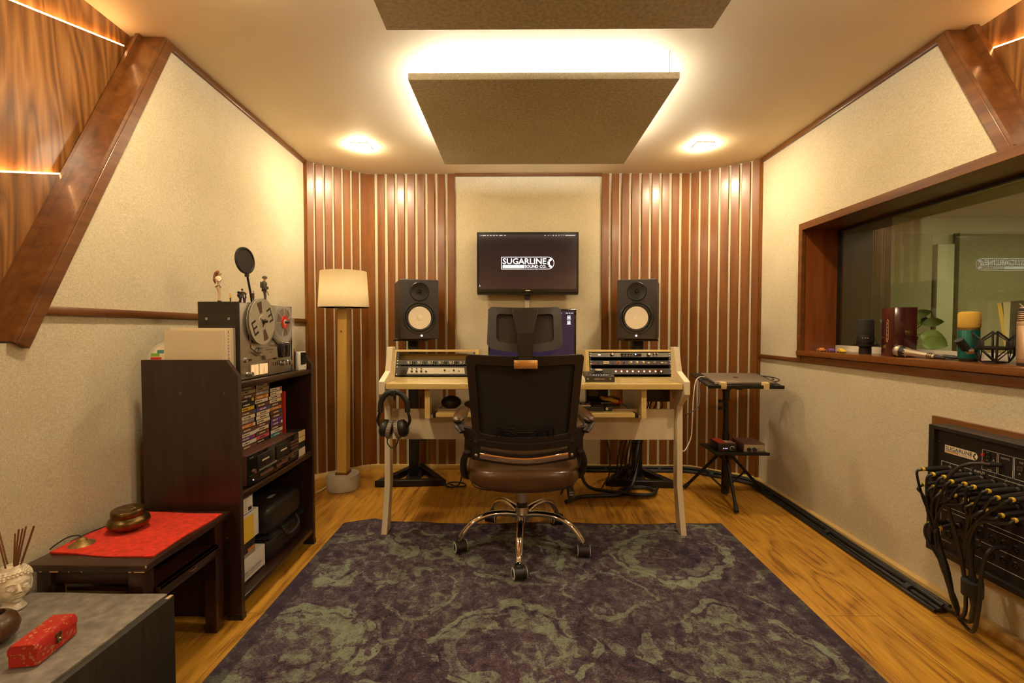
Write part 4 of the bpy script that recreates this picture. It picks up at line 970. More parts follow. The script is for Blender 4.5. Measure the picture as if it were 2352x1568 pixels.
# ================================================================== laptop stand with laptop
ls = thing('tripod_stand', 'black tripod stand holding a laptop on its tray, beside the window', 'stand', (1.31, 2.84, 0))
c = Vector((1.312, 2.84, 0))
TT = frame((1.125, 2.665, .705), (1, -.06, 0), (.06, .985, .13))        # upper tray plane, x right, y back, z up
mb = M(TT); mb.box(0, .430, 0, .33, 0, .010, 'black_metal', b=.003); mb.box(0, .430, -.004, .006, -.006, .014, 'black_metal', b=.002)
mb.box(.03, .12, .20, .215, .010, .016, 'black_plastic'); mb.build('laptop_tray', ls)
mb = M(); mb.cyl((c.x, c.y, .02), (c.x, c.y, .40), .022, 'black_metal'); mb.cyl((c.x, c.y, .40), (c.x, c.y, .66), .016, 'black_metal'); mb.build('pole', ls)
mb = M(); mb.cyl((c.x, c.y, .60), (c.x, c.y, .665), .021, 'black_plastic'); mb.lathe([(.02, 0), (.024, .02), (.045, .045), (.05, .062)], 'black_plastic', TR(c.x, c.y, .650), n=20, sx=1.1); mb.cyl((c.x + .055, c.y - .02, .690), (c.x + .085, c.y - .02, .690), .02, 'black_plastic'); mb.build('tray_mount', ls)
for zz in (.600, .556): 
    mb = M(); mb.cyl((c.x, c.y - .01, zz), (c.x - .045, c.y - .02, zz), .007, 'black_plastic'); mb.cyl((c.x - .045, c.y - .02, zz), (c.x - .054, c.y - .022, zz), .011, 'black_plastic'); mb.build('knob', ls)
T2 = frame((1.193, 2.725, .293), (1, -.03, 0), (.03, 1, 0))
mb = M(T2); mb.box(0, .325, 0, .24, 0, .008, 'black_metal', b=.002); mb.box(0, .325, -.004, .004, -.004, .014, 'black_metal', b=.002); mb.build('lower_tray', ls)
M().lathe([(.03, 0), (.034, .01), (.034, .035), (.028, .045)], 'black_plastic', TR(c.x, c.y, .235), n=20).build('leg_collar', ls)
for ex, ey, by in ((1.095, 2.945, 0), (1.250, 2.560, 0), (1.575, 2.885, 0)):
    d = Vector((ex - c.x, ey - c.y, 0)); dn = d.normalized(); top = c + dn * .035 + Vector((0, 0, .262)); end = Vector((ex, ey, .014))
    mb = M(); mb.tube([top, end - (end - top) * .07], .0095, 'black_metal', n=10); lg = mb.build('leg', ls)
    M().tube([end - (end - top) * .12, end], [.0115, .014], 'rubber', n=12).build('rubber_foot', lg)
    mid = top + (end - top) * .45; M().tube([mid, c + dn * .02 + Vector((0, 0, .055))], .006, 'black_metal', n=8).build('brace', lg)
for k, xx in enumerate((.072, .312)):
    M(TT).box(xx, xx + .032, -.008, .030, -.008, .030, 'tape_yellow', b=.003).build('tape_wrap', ls)
# laptop
LT = TT @ TR(.045, .028, .0105)
lp = thing('laptop', 'closed silver grey laptop lying on the tripod tray', 'laptop', T=LT)
mb = M(LT); mb.box(0, .345, 0, .245, 0, .0075, 'laptop_alu', b=.003, seg=3); mb.build('base', lp)
mb = M(LT); mb.box(0, .345, 0, .245, .0080, .0145, 'laptop_alu', b=.003, seg=3); ld = mb.build('lid', lp)
mb = M(LT); T4 = TR(.1725, .122, .0148)
mb.lathe([(.014, 0), (.013, .0004), (0, .0005)], 'laptop_logo', T4 @ TR(-.004, 0, 0), n=20, sy=1.1); mb.lathe([(.012, 0), (0, .0004)], 'laptop_logo', T4 @ TR(.004, .002, 0), n=20, sy=1.15); mb.lathe([(.0045, 0), (0, .0004)], 'laptop_logo', T4 @ TR(.003, .019, 0) @ RZ(-45), n=12, sy=.5); mb.lathe([(.006, .0003), (0, .0008)], 'laptop_alu', T4 @ TR(.0165, .002, .0), n=14); mb.build('lid_emblem', ld, smooth=0)
solo(M().tube([LT @ Vector(p) for p in ((.01, .16, .005), (-.03, .165, .005), (-.07, .12, -.02), (-.10, .05, -.12), (-.115, .0, -.25), (-.13, -.03, -.33))] + [Vector((.98, 2.66, .33)), Vector((.95, 2.70, .42)), Vector((.975, 2.72, .55))], .0032, 'cable_white', smooth=7), 'charging_cable', 'white charging cable looping down between laptop tray and desk', 'cable')
solo(M().tube([LT @ Vector(p) for p in ((.342, .19, .004), (.38, .20, .004), (.425, .17, .003), (.43, .12, .0), (.39, .09, -.002), (.33, .10, -.005))], .003, 'cable_black', smooth=7), 'usb_cable', 'black cable looping out behind the window side of the laptop', 'cable')
solo(M().tube([LT @ Vector(p) for p in ((.342, .205, .004), (.37, .21, .004), (.405, .19, .003), (.405, .14, 0), (.36, .12, -.006))], .003, 'cable_black', smooth=7), 'thin_cable', 'second black cable inside the larger loop behind the laptop', 'cable')
solo(M().tube([LT @ Vector(p) for p in ((.0, .13, .004), (-.03, .13, .0), (-.055, .08, -.03))] + [Vector((1.07, 2.66, .60)), Vector((.98, 2.60, .56)), Vector((.90, 2.55, .55))], .003, 'cable_black', smooth=7), 'data_cable', 'black cable sagging from the laptop tray towards the desk', 'cable')
# boxes on the lower tray
BT = T2 @ TR(.035, .03, .0085)
bx = thing('headphone_amplifier', 'small black box with volume dial and stickered top on the lower tray', 'audio unit', T=BT)
mb = M(BT); mb.box(0, .108, 0, .13, 0, .052, 'black_plastic', b=.003); mb.build('casing', bx)
mb = M(BT); mb.box(.004, .104, .004, .125, .0522, .0528, 'print_red'); mb.box(.05, .10, .01, .12, .0529, .0533, 'print_grey'); mb.box(.056, .075, .03, .07, .0534, .0537, 'print_cream'); mb.build('sticker', bx)
F = BT @ frame((0, 0, 0), (1, 0, 0), (0, 0, 1)); mb = M(F); mb.lathe([(.014, 0), (.014, .001), (.0125, .001), (.0125, 0)], 'print_cream', TR(.083, .022, .0005), n=24); mb.lathe([(.010, 0), (.009, .012), (0, .012)], 'black_plastic', TR(.083, .022, 0), n=20); mb.build('dial', bx)
mb = M(F); mb.box(.028, .036, .018, .024, 0, .001, 'pixel_dim'); mb.box(.040, .050, .018, .024, 0, .001, 'pixel_dim'); mb.box(.020, .034, .010, .014, 0, .001, 'print_red'); mb.box(.052, .056, .018, .024, 0, .001, 'pixel_dim'); mb.build('indicators', bx, smooth=0)
BT = T2 @ TR(.178, .012, .0085)
bx = thing('preamplifier', 'small brown box with pale front and two black knobs on the lower tray', 'audio unit', T=BT)
mb = M(BT); mb.box(0, .128, .004, .16, .003, .055, 'print_brown', b=.002); mb.build('casing', bx)
F = BT @ frame((0, 0, 0), (1, 0, 0), (0, 0, 1)); mb = M(F); mb.box(.002, .126, .002, .048, -.004, .001, 'brushed', b=.001)
for xx in (.008, .120):
    for yy in (.008, .042): mb.cyl((xx, yy, .001), (xx, yy, .002), .002, 'print_black', n=8)
mb.cyl((.090, .028, .001), (.090, .028, .003), .003, 'print_red', n=10); mb.cyl((.108, .020, .001), (.108, .020, .003), .003, 'print_cream', n=10); mb.build('front_plate', bx)
for xx in (.030, .062): M(F).lathe([(.0115, .001), (.0105, .014), (0, .015)], 'black_plastic', TR(xx, .022, 0), n=20).build('knob', bx)
# ================================================================== bookcase
bc = thing('bookcase', 'tall dark brown open bookcase holding cassettes and a tape deck', 'bookcase', (-1.16, 1.89, 0))
XF, XB = -.985, -1.330; YN, YF = 1.600, 2.180
FZ = frame((0, 0, 0), (1, 0, 0), (0, 0, 1))            # prism in x,z extruded along -y
def side(y0, y1, nme):
    mb = M(); pl = [(XB, .018), (XF, .018), (XF, .880), (XF - .042, .938), (XB, .938)]
    mb.prism(pl, -y1, -y0, 'dark_laminate', FZ)
    for xx in (XB + .14, XF - .05):
        for zz in (.30, .82): mb.cyl((xx, y0, zz), (xx, y0 - .0012, zz), .004, 'print_brown', n=10)
    mb.box(XF - .05, XF + .003, y0 - .002, y1 + .002, 0, .022, 'black_plastic'); mb.box(XB, XB + .05, y0, y1, 0, .018, 'black_plastic')
    return mb.build(nme, bc, bevel=.0015)
side(YN, YN + .020, 'side_panel'); side(YF, YF + .02, 'side_panel')
for z0, z1 in ((.833, .855), (.433, .455), (.055, .076)):
    M().box(XB + .01, XF - .002, YN + .02, YF, z0, z1, 'dark_laminate_y', b=.002).build('shelf', bc)
M().box(XB, XB + .008, YN + .02, YF, .05, .84, 'black_ash').build('back_panel', bc)

# ------------------------------------------------------------------ reel tape deck
DF = frame((-1.020, 1.672, .8555), (0, 1, 0), (0, 0, 1))           # u along +y, v up, w towards the room
td = thing('reel_tape_deck', 'silver reel to reel tape deck in black cabinet on top of the bookcase', 'tape deck', T=DF @ TR(.19, 0, 0))
W_, H_ = .383, .291
mb = M(DF); mb.box(.0002, W_ - .0002, 0, H_, -.1498, -.004, 'black_ash', b=.002)
mb.box(-.006, 0, 0, H_ + .002, -.150, .002, 'black_ash'); mb.box(W_, W_ + .006, 0, H_ + .002, -.150, .002, 'black_ash')
for ww, vv in ((-.035, .23), (-.118, .23)): mb.cyl((-.006, vv, ww), (-.0085, vv, ww), .005, 'steel', n=12)
mb.build('cabinet', td, bevel=.001)
mb = M(DF); mb.box(.001, W_ - .001, .003, H_ - .002, -.004, .001, 'brushed', b=.001); mb.box(.004, W_ - .004, .066, .068, .001, .0015, 'print_grey'); mb.build('front_plate', td)
mb = M(DF); mb.box(.055, .190, .006, .060, .001, .004, 'steel', b=.001); mb.box(.062, .112, .012, .054, .004, .005, 'vu_glow'); mb.box(.120, .178, .012, .054, .004, .005, 'vu_glow'); mb.box(.086, .087, .014, .04, .005, .0055, 'print_brown'); mb.box(.150, .151, .014, .04, .005, .0055, 'print_brown'); mb.build('level_meters', td)
for u_, v_, r_, h_ in ((.103, .103, .015, .030), (.040, .020, .010, .022), (.285, .045, .010, .020), (.310, .045, .010, .020), (.338, .044, .010, .022), (.028, .075, .009, .008)):
    mb = M(DF @ TR(u_, v_, .001)); mb.lathe([(r_ * 1.15, 0), (r_ * 1.1, h_ * .3), (r_, h_ * .35), (r_, h_), (r_ * .8, h_ + .001), (0, h_ - .001)], 'steel', n=24); mb.build('knob', td)
for k in range(6): M(DF).box(.222 + .0085 * k, .228 + .0085 * k, .038, .052, .001, .008, 'print_black' if k % 2 else 'steel').build('switch', td)
mb = M(DF); mb.box(.030, .060, .071, .078, .001, .008, 'print_black')
mb.prism([(.125, .118), (.232, .118), (.242, .075), (.155, .068)], .001, .014, 'brushed'); mb.box(.180, .190, .092, .102, .014, .0143, 'print_grey'); [mb.box(.150 + .0052 * k, .154 + .0052 * k, .106, .109, .014, .0143, 'print_black') for k in range(11)]; mb.build('head_cover', td)
for u_ in (.262, .300): 
    mb = M(DF @ TR(u_, .070, .001)); mb.box(0, .033, 0, .055, 0, .022, 'black_gloss', b=.006); mb.build('tension_roller', td)
mb = M(DF); mb.cyl((.215, .127, .001), (.215, .127, .012), .006, 'steel', n=14); mb.cyl((.235, .070, .001), (.235, .070, .010), .006, 'print_brown', n=14); mb.cyl((.325, .132, .001), (.345, .130, .010), .004, 'steel', n=8)
mb.tube([(.22, .152, .004), (.236, .14, .006), (.26, .128, .006), (.35, .126, .006)], .0025, 'print_black', n=6, smooth=4)
for k in range(5): mb.cyl((.235 + .02 * k, .020, .001), (.235 + .02 * k, .020, .002), .0012, 'print_black', n=6)
mb.build('tape_guides', td)
mb = M(DF); mb.faces([(.045, .20, .009), (.047, .12, .009), (.108, .088, .009), (.108, .088, .015), (.047, .12, .015), (.045, .20, .015)], [(0, 1, 4, 5), (1, 2, 3, 4)], 'print_brown'); mb.build('tape', td)
def sector(mb, r0, r1, a0, a1, z, m, T):
    n = 8; o = [(r1 * math.cos(R_(a0 + (a1 - a0) * k / n)), r1 * math.sin(R_(a0 + (a1 - a0) * k / n))) for k in range(n + 1)]; i = [(r0 * math.cos(R_(a1 + (a0 - a1) * k / n)), r0 * math.sin(R_(a1 + (a0 - a1) * k / n))) for k in range(n + 1)]
    mb.prism(o + i, 0, z, m, T)
# left reel, aluminium
RT = DF @ TR(.117, .222, .010)
mb = M(RT); mb.lathe([(.0905, 0), (.0905, .0012), (0, .0012)], 'rack_pale', n=56); mb.lathe([(.0905, .0095), (.0905, .0110), (.020, .0110), (.020, .0095)], 'rack_pale', n=56); mb.lathe([(.066, .0013), (.066, .0094), (0, .0094)], 'print_brown', n=48)
for a in (108, 288): sector(mb, .034, .078, a - 13, a + 13, .0005, 'print_brown', TR(0, 0, .0110))
for a in (20, 200):
    q = RZ(a + 6) @ TR(.040, 0, .0110)
    mb.box(.028, .034, -.028, .028, 0, .0005, 'print_black', q)
    for yy in (-.028, -.004, .020): mb.box(.004, .028, yy, yy + .008, 0, .0005, 'print_black', q)
mb.lathe([(.026, .0110), (.025, .0125), (0, .0128)], 'rack_pale', n=32)
for k in range(3): mb.cyl((.018 * math.cos(2.1 * k + .5), .018 * math.sin(2.1 * k + .5), .0128), (.018 * math.cos(2.1 * k + .5), .018 * math.sin(2.1 * k + .5), .0134), .0035, 'print_black', n=10)
rl = mb.build('metal_reel', td, smooth=30)
mb = M(RT); mb.cyl((0, 0, .0125), (0, 0, .030), .0055, 'black_plastic', n=14); 
for k in range(3): mb.box(0, .012, -.003, .003, .0128, .018, 'black_plastic', RZ(120 * k + 30))
mb.build('spindle', rl)
# right reel, clear with red hub
RT = DF @ TR(.288, .221, .010)
mb = M(RT); mb.lathe([(.088, 0), (.088, .001), (0, .001)], 'clear_plastic', n=56); mb.lathe([(.088, .0095), (.088, .0105), (.0855, .0115), (.083, .0105), (.022, .0105), (.022, .0095)], 'clear_plastic', n=56); rl = mb.build('clear_reel', td, smooth=30)
mb = M(RT); mb.lathe([(.060, .0013), (.060, .0092), (0, .0092)], 'rack_mid', n=48)
for a in (50, 160, 275): sector(mb, .030, .060, a - 17, a + 17, .0006, 'print_brown', TR(0, 0, .0094))
mb.build('tape_pack', rl)
mb = M(RT)
for a in (95, 27, 183, 250, 300, 140): mb.box(.028, .062, -.0006, .0006, .0106, .0112, 'print_cream', RZ(a))
mb.lathe([(.0285, .0106), (.028, .0130), (0, .0132)], 'red_panel', n=32); mb.lathe([(.013, .0133), (.0125, .0138), (0, .0139)], 'print_cream', n=24)
for k in range(3): mb.box(-.006, .006, -.0215 + .004 * k, -.0195 + .004 * k, .0133, .0136, 'print_cream')
mb.cyl((0, 0, .0135), (0, 0, .030), .0055, 'black_plastic', n=14); mb.build('hub', rl)

# ------------------------------------------------------------------ things on the tape deck
ZT = .8555 + .294
fg = thing('pop_filter', 'round black pop filter standing on the tape deck among figurines', 'pop filter', (-1.075, 1.82, ZT))
PT = frame((-1.066, 1.790, 1.317), (.12, .99, .12), (-.05, -.13, .98))
mb = M(PT); mb.lathe([(.048, -.0045), (.0525, -.003), (.0525, .003), (.048, .0045), (.046, .002), (.046, -.002), (.048, -.0045)], 'rubber', n=48); mb.build('hoop', fg)
mb = M(PT); mb.lathe([(0, -.0006), (.047, -.0006), (.047, .0006), (0, .0006)], 'chair_plastic', n=40); mb.build('filter_mesh', fg)
b0 = PT @ Vector((0, -.052, 0)); mb = M(); mb.tube([b0 + Vector((0, 0, .004)), b0 - Vector((0, 0, .012))], .008, 'rubber'); mb.tube([b0, (-1.062, 1.815, ZT + .05), (-1.060, 1.823, ZT + .0)], .0042, 'black_metal', smooth=4); mb.lathe([(.02, 0), (.02, .003), (0, .004)], 'black_metal', TR(-1.060, 1.823, ZT), n=20); mb.build('stem', fg)

def figure(nme, lab, cat, pos, rz, h, cols, pose='stand', grp=None, extra=None):
    # a small statue: h total height; cols: skin, top, bottom, shoes
    T = TR(*pos) @ RZ(rz); t = thing(nme, lab, cat, T=T, group=grp); k = h / 1.75
    S = Matrix.Diagonal((k, k, k, 1)); sk, tp, bt, sh = cols
    def b(): return M(T @ S)
    q = b()
    if pose == 'kneel':
        hipz = .50
        q.tube([(0, -.02, .5), (0, 0, .72), (0, .05, 1.0)], [.14, .13, .17], tp, n=12, smooth=4)
        q.tube([(-.1, 0, .5), (-.13, .34, .46), (-.13, .34, .05)], [.09, .075, .05], bt, n=10); q.tube([(.1, 0, .5), (.13, .10, .08), (.13, -.32, .06)], [.09, .07, .05], bt, n=10)
        q.tube([(-.17, .05, .98), (-.24, .25, .85), (-.05, .45, .92)], [.06, .05, .04], tp, n=10); q.tube([(.17, .05, .98), (.24, .28, .88), (.05, .50, .95)], [.06, .05, .04], tp, n=10)
        hd = Vector((0, .10, 1.17))
    else:
        bend = pose == 'shy'
        q.tube([(0, 0, .84), (0, -.01, 1.05), (0, 0, 1.30), (0, .01, 1.42)], [.145, .105 if bend else .13, .16, .07], tp, n=14, smooth=4, flat=.75)
        q.tube([(0, 0, .80), (0, 0, .90)], [.15, .13], bt, n=14, flat=.8)
        lm = sk if bend else bt
        q.tube([(-.08, 0, .86), (-.10, .04, .47), (-.09, -.01, .07)], [.088, .062, .042], lm, n=10, smooth=3); q.tube([(.08, 0, .86), (.12 if not bend else .05, .05, .48), (.13 if not bend else .08, .02, .07)], [.088, .062, .042], lm, n=10, smooth=3)
        for s_ in (-1, 1): q.tube([(s_ * .10, -.03, .04), (s_ * .11, .14, .03)], [.045, .035], sh, n=8)
        if bend:
            for s_ in (-1, 1): q.tube([(s_ * .16, 0, 1.34), (s_ * .20, .05, 1.12), (s_ * .04, .16, 1.28)], [.05, .045, .035], tp, n=8, smooth=3); q.ball((s_ * .03, .18, 1.31), .035, sk, n=10)
        else:
            q.tube([(-.18, 0, 1.34), (-.27, -.02, 1.10), (-.27, .10, .84)], [.065, .055, .04], tp, n=8, smooth=3); q.tube([(.18, 0, 1.34), (.28, .0, 1.08), (.34, .12, .84)], [.065, .055, .04], tp, n=8, smooth=3)
            q.ball((-.27, .12, .80), .042, sk, n=10); q.ball((.35, .14, .80), .042, sk, n=10)
        hd = Vector((0, .03, 1.58))
    q.tube([hd - Vector((0, .01, .16)), hd - Vector((0, 0, .05))], [.05, .05], sk, n=8)
    hs = 1.25 if pose == 'shy' else 1.0
    q.ball(hd[:], (.085 * hs, .10 * hs, .115 * hs), sk, n=14); q.ball((hd.x, hd.y + .10 * hs, hd.z - .01), .018, sk, n=8)
    for s_ in (-1, 1): q.ball((s_ * .035 * hs, hd.y + .088 * hs, hd.z + .015), .012, 'print_black', n=8)
    q.box(-.02, .02, hd.y + .092 * hs, hd.y + .1 * hs, hd.z - .052, hd.z - .046, 'print_red')
    q.build('body', t, smooth=80)
    if extra: extra(b, hd, t)
    return t
def hair_long(b, hd, t):
    q = b(); q.ball((hd.x, hd.y - .03, hd.z + .03), (.125, .13, .135), 'hair_brown', n=16); q.tube([(0, -.05, 1.62), (0, -.12, 1.42), (0, -.14, 1.18), (0, -.11, .95)], [.11, .10, .095, .02], 'hair_brown', n=12, smooth=4, flat=.7); q.build('hair', t, smooth=80)
def helmet(b, hd, t):
    q = b(); q.lathe([(.135, -.02), (.125, .0), (.115, .06), (.08, .11), (0, .13)], 'olive', TR(hd.x, hd.y, hd.z + .02), n=20, sy=1.15); q.build('helmet', t)
    q = b(); q.ball((.02, .15, 1.02), (.10, .09, .09), 'olive', n=12); q.box(-.16, .16, -.13, .13, .93, .98, 'print_brown'); q.build('belt_bag', t)
    q = b(); q.box(-.14, .14, -.22, -.10, 1.02, 1.36, 'olive', b=.03); q.build('backpack', t); q = b(); q.tube([(.22, .05, 1.0), (.42, .22, .55)], .02, 'print_black', n=8); q.build('rifle', t)
def cap(b, hd, t):
    q = b(); q.ball((hd.x, hd.y - .01, hd.z + .04), (.10, .11, .11), 'olive', n=12); q.build('hood', t)
def blond(b, hd, t):
    q = b(); q.ball((hd.x, hd.y - .02, hd.z + .035), (.095, .105, .10), 'paper', n=12); q.build('hair', t)
figure('woman_figurine', 'figurine of a long haired woman in black skirt on the tape deck', 'figurine', (-1.115, 1.700, ZT), -65, .118, ('skin', 'print_cream', 'print_black', 'print_black'), 'shy', extra=hair_long)
figure('soldier_figurine', 'tall helmeted soldier figurine behind the pop filter stem', 'figurine', (-1.055, 1.905, ZT), -60, .122, ('skin', 'olive', 'olive', 'print_black'), 'stand', extra=helmet)
figure('toddler_figurine', 'tiny yellow shirted figurine beside the long haired woman figurine', 'figurine', (-1.105, 1.755, ZT), -90, .040, ('skin', 'print_yellow', 'print_brown', 'print_black'), 'stand', extra=blond)
figure('crouching_figurine', 'crouching green and purple figurine left of the pop filter stem', 'figurine', (-1.085, 1.800, ZT), 30, .078, ('skin', 'olive', 'print_purple', 'print_black'), 'kneel', extra=cap)
figure('small_soldier_figurine', 'small brown clad figurine between pop filter stem and tall soldier', 'figurine', (-1.085, 1.875, ZT), -60, .058, ('skin', 'print_brown', 'olive', 'print_black'), 'stand')
rb = thing('robot_toy', 'dark spindly jointed toy between the tiny yellow figurine and the pop filter', 'toy', (-1.09, 1.795, ZT))
mb = M(TR(-1.09, 1.785, ZT) @ RZ(-70)); mb.ball((0, 0, .030), (.007, .006, .009), 'print_black', n=10); mb.ball((0, 0, .042), .0055, 'black_metal', n=10)
for s_ in (-1, 1):
    mb.tube([(s_ * .004, 0, .024), (s_ * .010, .006, .013), (s_ * .007, 0, .002)], .0022, 'black_metal', n=6); mb.tube([(s_ * .006, 0, .036), (s_ * .016, .006, .036), (s_ * .018, .012, .026)], .0018, 'black_metal', n=6)
mb.build('body', rb, smooth=60)
mb = M(TR(-1.082, 1.812, ZT) @ RZ(-70)); mb.tube([(0, 0, .0015), (.010, 0, .014), (-.004, .004, .022), (.012, .004, .034), (.004, 0, .040)], .0018, 'black_metal', n=6); mb.tube([(0, 0, .0015), (-.012, 0, .012), (-.006, 0, .028), (.0, .006, .040)], .0016, 'print_purple', n=6); mb.tube([(-.006, 0, .028), (.016, .003, .026)], .0016, 'print_purple', n=6); solo(mb, 'wire_toy', 'thin wiry purple black toy left of the crouching figurine', 'toy', org=(-1.082, 1.812, ZT))

# ------------------------------------------------------------------ beside the deck on top of the bookcase
def book(nme, lab, cat, x0, x1, y0, y1, z0, z1, cov, spine=None, grp=None, txt=None):
    t = thing(nme, lab, cat, ((x0 + x1) / 2, (y0 + y1) / 2, z0), 0, grp); e = min(.0014, (y1 - y0) * .2)
    mb = M(); mb.box(x0, x1, y0, y0 + e, z0, z1, cov); mb.box(x0, x1, y1 - e, y1, z0, z1, cov); mb.box(x1 - e, x1, y0 + e, y1 - e, z0, z1, spine or cov)
    if txt:
        for k in range(14): mb.box(x1, x1 + .0004, y0 + .0025, y1 - .0025, z0 + .02 + .0115 * k, z0 + .0275 + .0115 * k, 'print_cream')
    mb.build('cover', t); M().box(x0 + .002, x1 - e, y0 + e, y1 - e, z0 + .002, z1 - .002, 'paper').build('pages', t)
zt = .8555
book('record_box', 'large plain cream record sleeve standing nearest on the bookcase top', 'record', -1.262, -1.052, 1.6215, 1.632, zt, zt + .187, 'paper')
book('magazine', 'purple spined magazine behind the cream record sleeve', 'magazine', -1.25, -1.040, 1.633, 1.641, zt, zt + .186, 'print_cream', 'print_purple', txt=1)
book('magazine', 'cream spined magazine next to the purple spined one', 'magazine', -1.25, -1.036, 1.6415, 1.647, zt, zt + .188, 'print_cream', 'print_cream')
book('picture_book', 'taller grey green book touching the tape deck cabinet', 'book', -1.262, -1.030, 1.648, 1.662, zt, zt + .196, 'paper', 'print_grey')
q = M(frame((-1.29, 1.66, zt + .085), (1, 0, 0), (0, .15, .99))); q.lathe([(.062, 0), (.062, .0012), (0, .0012)], 'clear_plastic', n=40); q.lathe([(.05, .0012), (.05, .0016), (.022, .0016)], 'print_cream', n=40); q.box(-.052, -.012, -.01, .004, .0016, .002, 'print_red'); q.box(-.052, -.02, .006, .018, .0016, .002, 'print_green'); q.box(-.03, -.005, .018, .03, .0016, .002, 'print_teal')
solo(q, 'clear_disc', 'clear disc with coloured label leaning at the wall end of the sleeves', 'disc', org=(-1.29, 1.66, zt), smooth=30)
wd = thing('cassette_player', 'small white player with black window at the far end of the bookcase top', 'player', (-1.0, 2.095, zt))
PT = frame((-1.000, 2.082, zt), (.25, .97, 0), (0, 0, 1)); mb = M(PT); mb.box(0, .052, 0, .086, -.018, 0, 'white_plastic', b=.003); mb.build('casing', wd)
mb = M(PT); mb.box(.014, .050, .026, .083, 0, .001, 'black_gloss'); mb.build('window', wd); mb = M(PT); mb.prism([(.003, .005), (.049, .005), (.049, .030), (.035, .022), (.018, .012), (.003, .014)], .001, .0018, 'white_plastic'); mb.build('wave_trim', wd); M(PT).lathe([(.004, .0018), (0, .0022)], 'print_grey', TR(.040, .014, 0), n=12).build('button', wd)
for k, (hh, cc) in enumerate(((.150, 'paper'), (.128, 'print_cream'), (.112, 'paper'), (.098, 'print_brown'))):
    book('booklet', ('tallest pale booklet behind the white player', 'cream booklet behind the white player, second tallest', 'third pale booklet of the descending row behind the white player', 'shortest brown booklet behind the white player')[k], 'booklet', -1.12, -1.040, 2.088 + .0105 * k, 2.0965 + .0105 * k, zt, zt + hh, cc, grp=None)

# ------------------------------------------------------------------ cassette deck, cassettes and books on the middle shelf
ZS = .4555
dk = thing('cassette_deck', 'black twin cassette deck on the middle shelf of the bookcase', 'cassette deck', (-1.1, 1.87, ZS))
DY0, DY1, DH = 1.668, 2.062, .1185
mb = M(); mb.box(-1.29, -1.000, DY0, DY1, ZS + .006, ZS + DH, 'print_brown', b=.001)
for yy in (DY0 + .03, DY1 - .03): mb.cyl((-1.03, yy, ZS), (-1.03, yy, ZS + .006), .012, 'rubber'); mb.cyl((-1.26, yy, ZS), (-1.26, yy, ZS + .006), .012, 'rubber')
mb.build('casing', dk)
D2 = frame((-1.000, DY0, ZS), (0, 1, 0), (0, 0, 1)); mb = M(D2); mb.box(0, .394, .006, DH, 0, .006, 'black_gloss', b=.001); mb.box(.004, .39, .042, .0428, .006, .0066, 'print_grey'); mb.box(.012, .035, .107, .110, .006, .0064, 'print_grey'); mb.build('front_panel', dk)
for u0 in (.055, .195):
    mb = M(D2); mb.box(u0, u0 + .105, .052, .106, .006, .011, 'black_plastic', b=.002); mb.box(u0 + .030, u0 + .080, .077, .083, .011, .0114, 'paper'); mb.build('cassette_door', dk)
mb = M(D2)
for k in range(9): mb.box(.07 + .014 * k, .081 + .014 * k, .044, .049, .006, .010, 'print_grey')
for k in range(8): mb.box(.235 + .013 * k, .245 + .013 * k, .033, .038, .006, .010, 'print_brown')
mb.box(.075, .17, .018, .030, .006, .009, 'print_brown', b=.001); mb.box(.195, .29, .018, .030, .006, .009, 'print_brown', b=.001)
for k in range(3): mb.box(.315, .385, .060 + .013 * k, .067 + .013 * k, .006, .008, 'print_brown')
mb.cyl((.030, .055, .006), (.030, .055, .016), .008, 'print_brown'); mb.cyl((.03, .022, .006), (.03, .022, .008), .003, 'pixel_dim'); mb.build('buttons', dk)
random.seed(11)
SP = [['print_grey', 'paper', 'print_brown', 'print_black', 'print_black', 'print_yellow', 'print_brown', 'print_cream', 'print_grey', 'print_orange', 'print_brown', 'print_white', 'print_purple', 'print_white', 'print_brown'],
      ['paper', 'paper', 'print_grey', 'print_orange', 'print_cream', 'print_brown', 'print_purple', 'print_cream', 'print_cream', 'print_cream', 'print_brown', 'paper', 'print_brown', 'print_pink', 'print_black'],
      ['paper', 'print_cream', 'paper', 'print_cream', 'print_brown', 'print_orange', 'print_brown', 'print_brown', 'print_purple', 'print_purple', 'print_brown', 'print_white', 'print_teal']]
WORD = {'print_grey': 'grey', 'paper': 'beige', 'print_brown': 'brown', 'print_black': 'black', 'print_yellow': 'yellow', 'print_cream': 'cream', 'print_orange': 'orange', 'print_white': 'white', 'print_purple': 'purple', 'print_pink': 'pink', 'print_teal': 'teal'}
ORD = ['topmost', 'second from top', 'third from top', 'fourth from top', 'fifth from top', 'sixth from top', 'seventh from top', 'eighth from top', 'ninth from top', 'tenth from top', 'eleventh from top', 'twelfth from top', 'thirteenth from top', 'fourteenth from top', 'fifteenth from top']
TW = ['METAL', 'LOVE SONGS', 'BLUES', 'LIVE', 'MIXED', 'ROCK', 'BEST OF', 'TAPE', 'JAZZ', 'SOUL', 'HITS', 'SIDE ONE', 'DEMO']
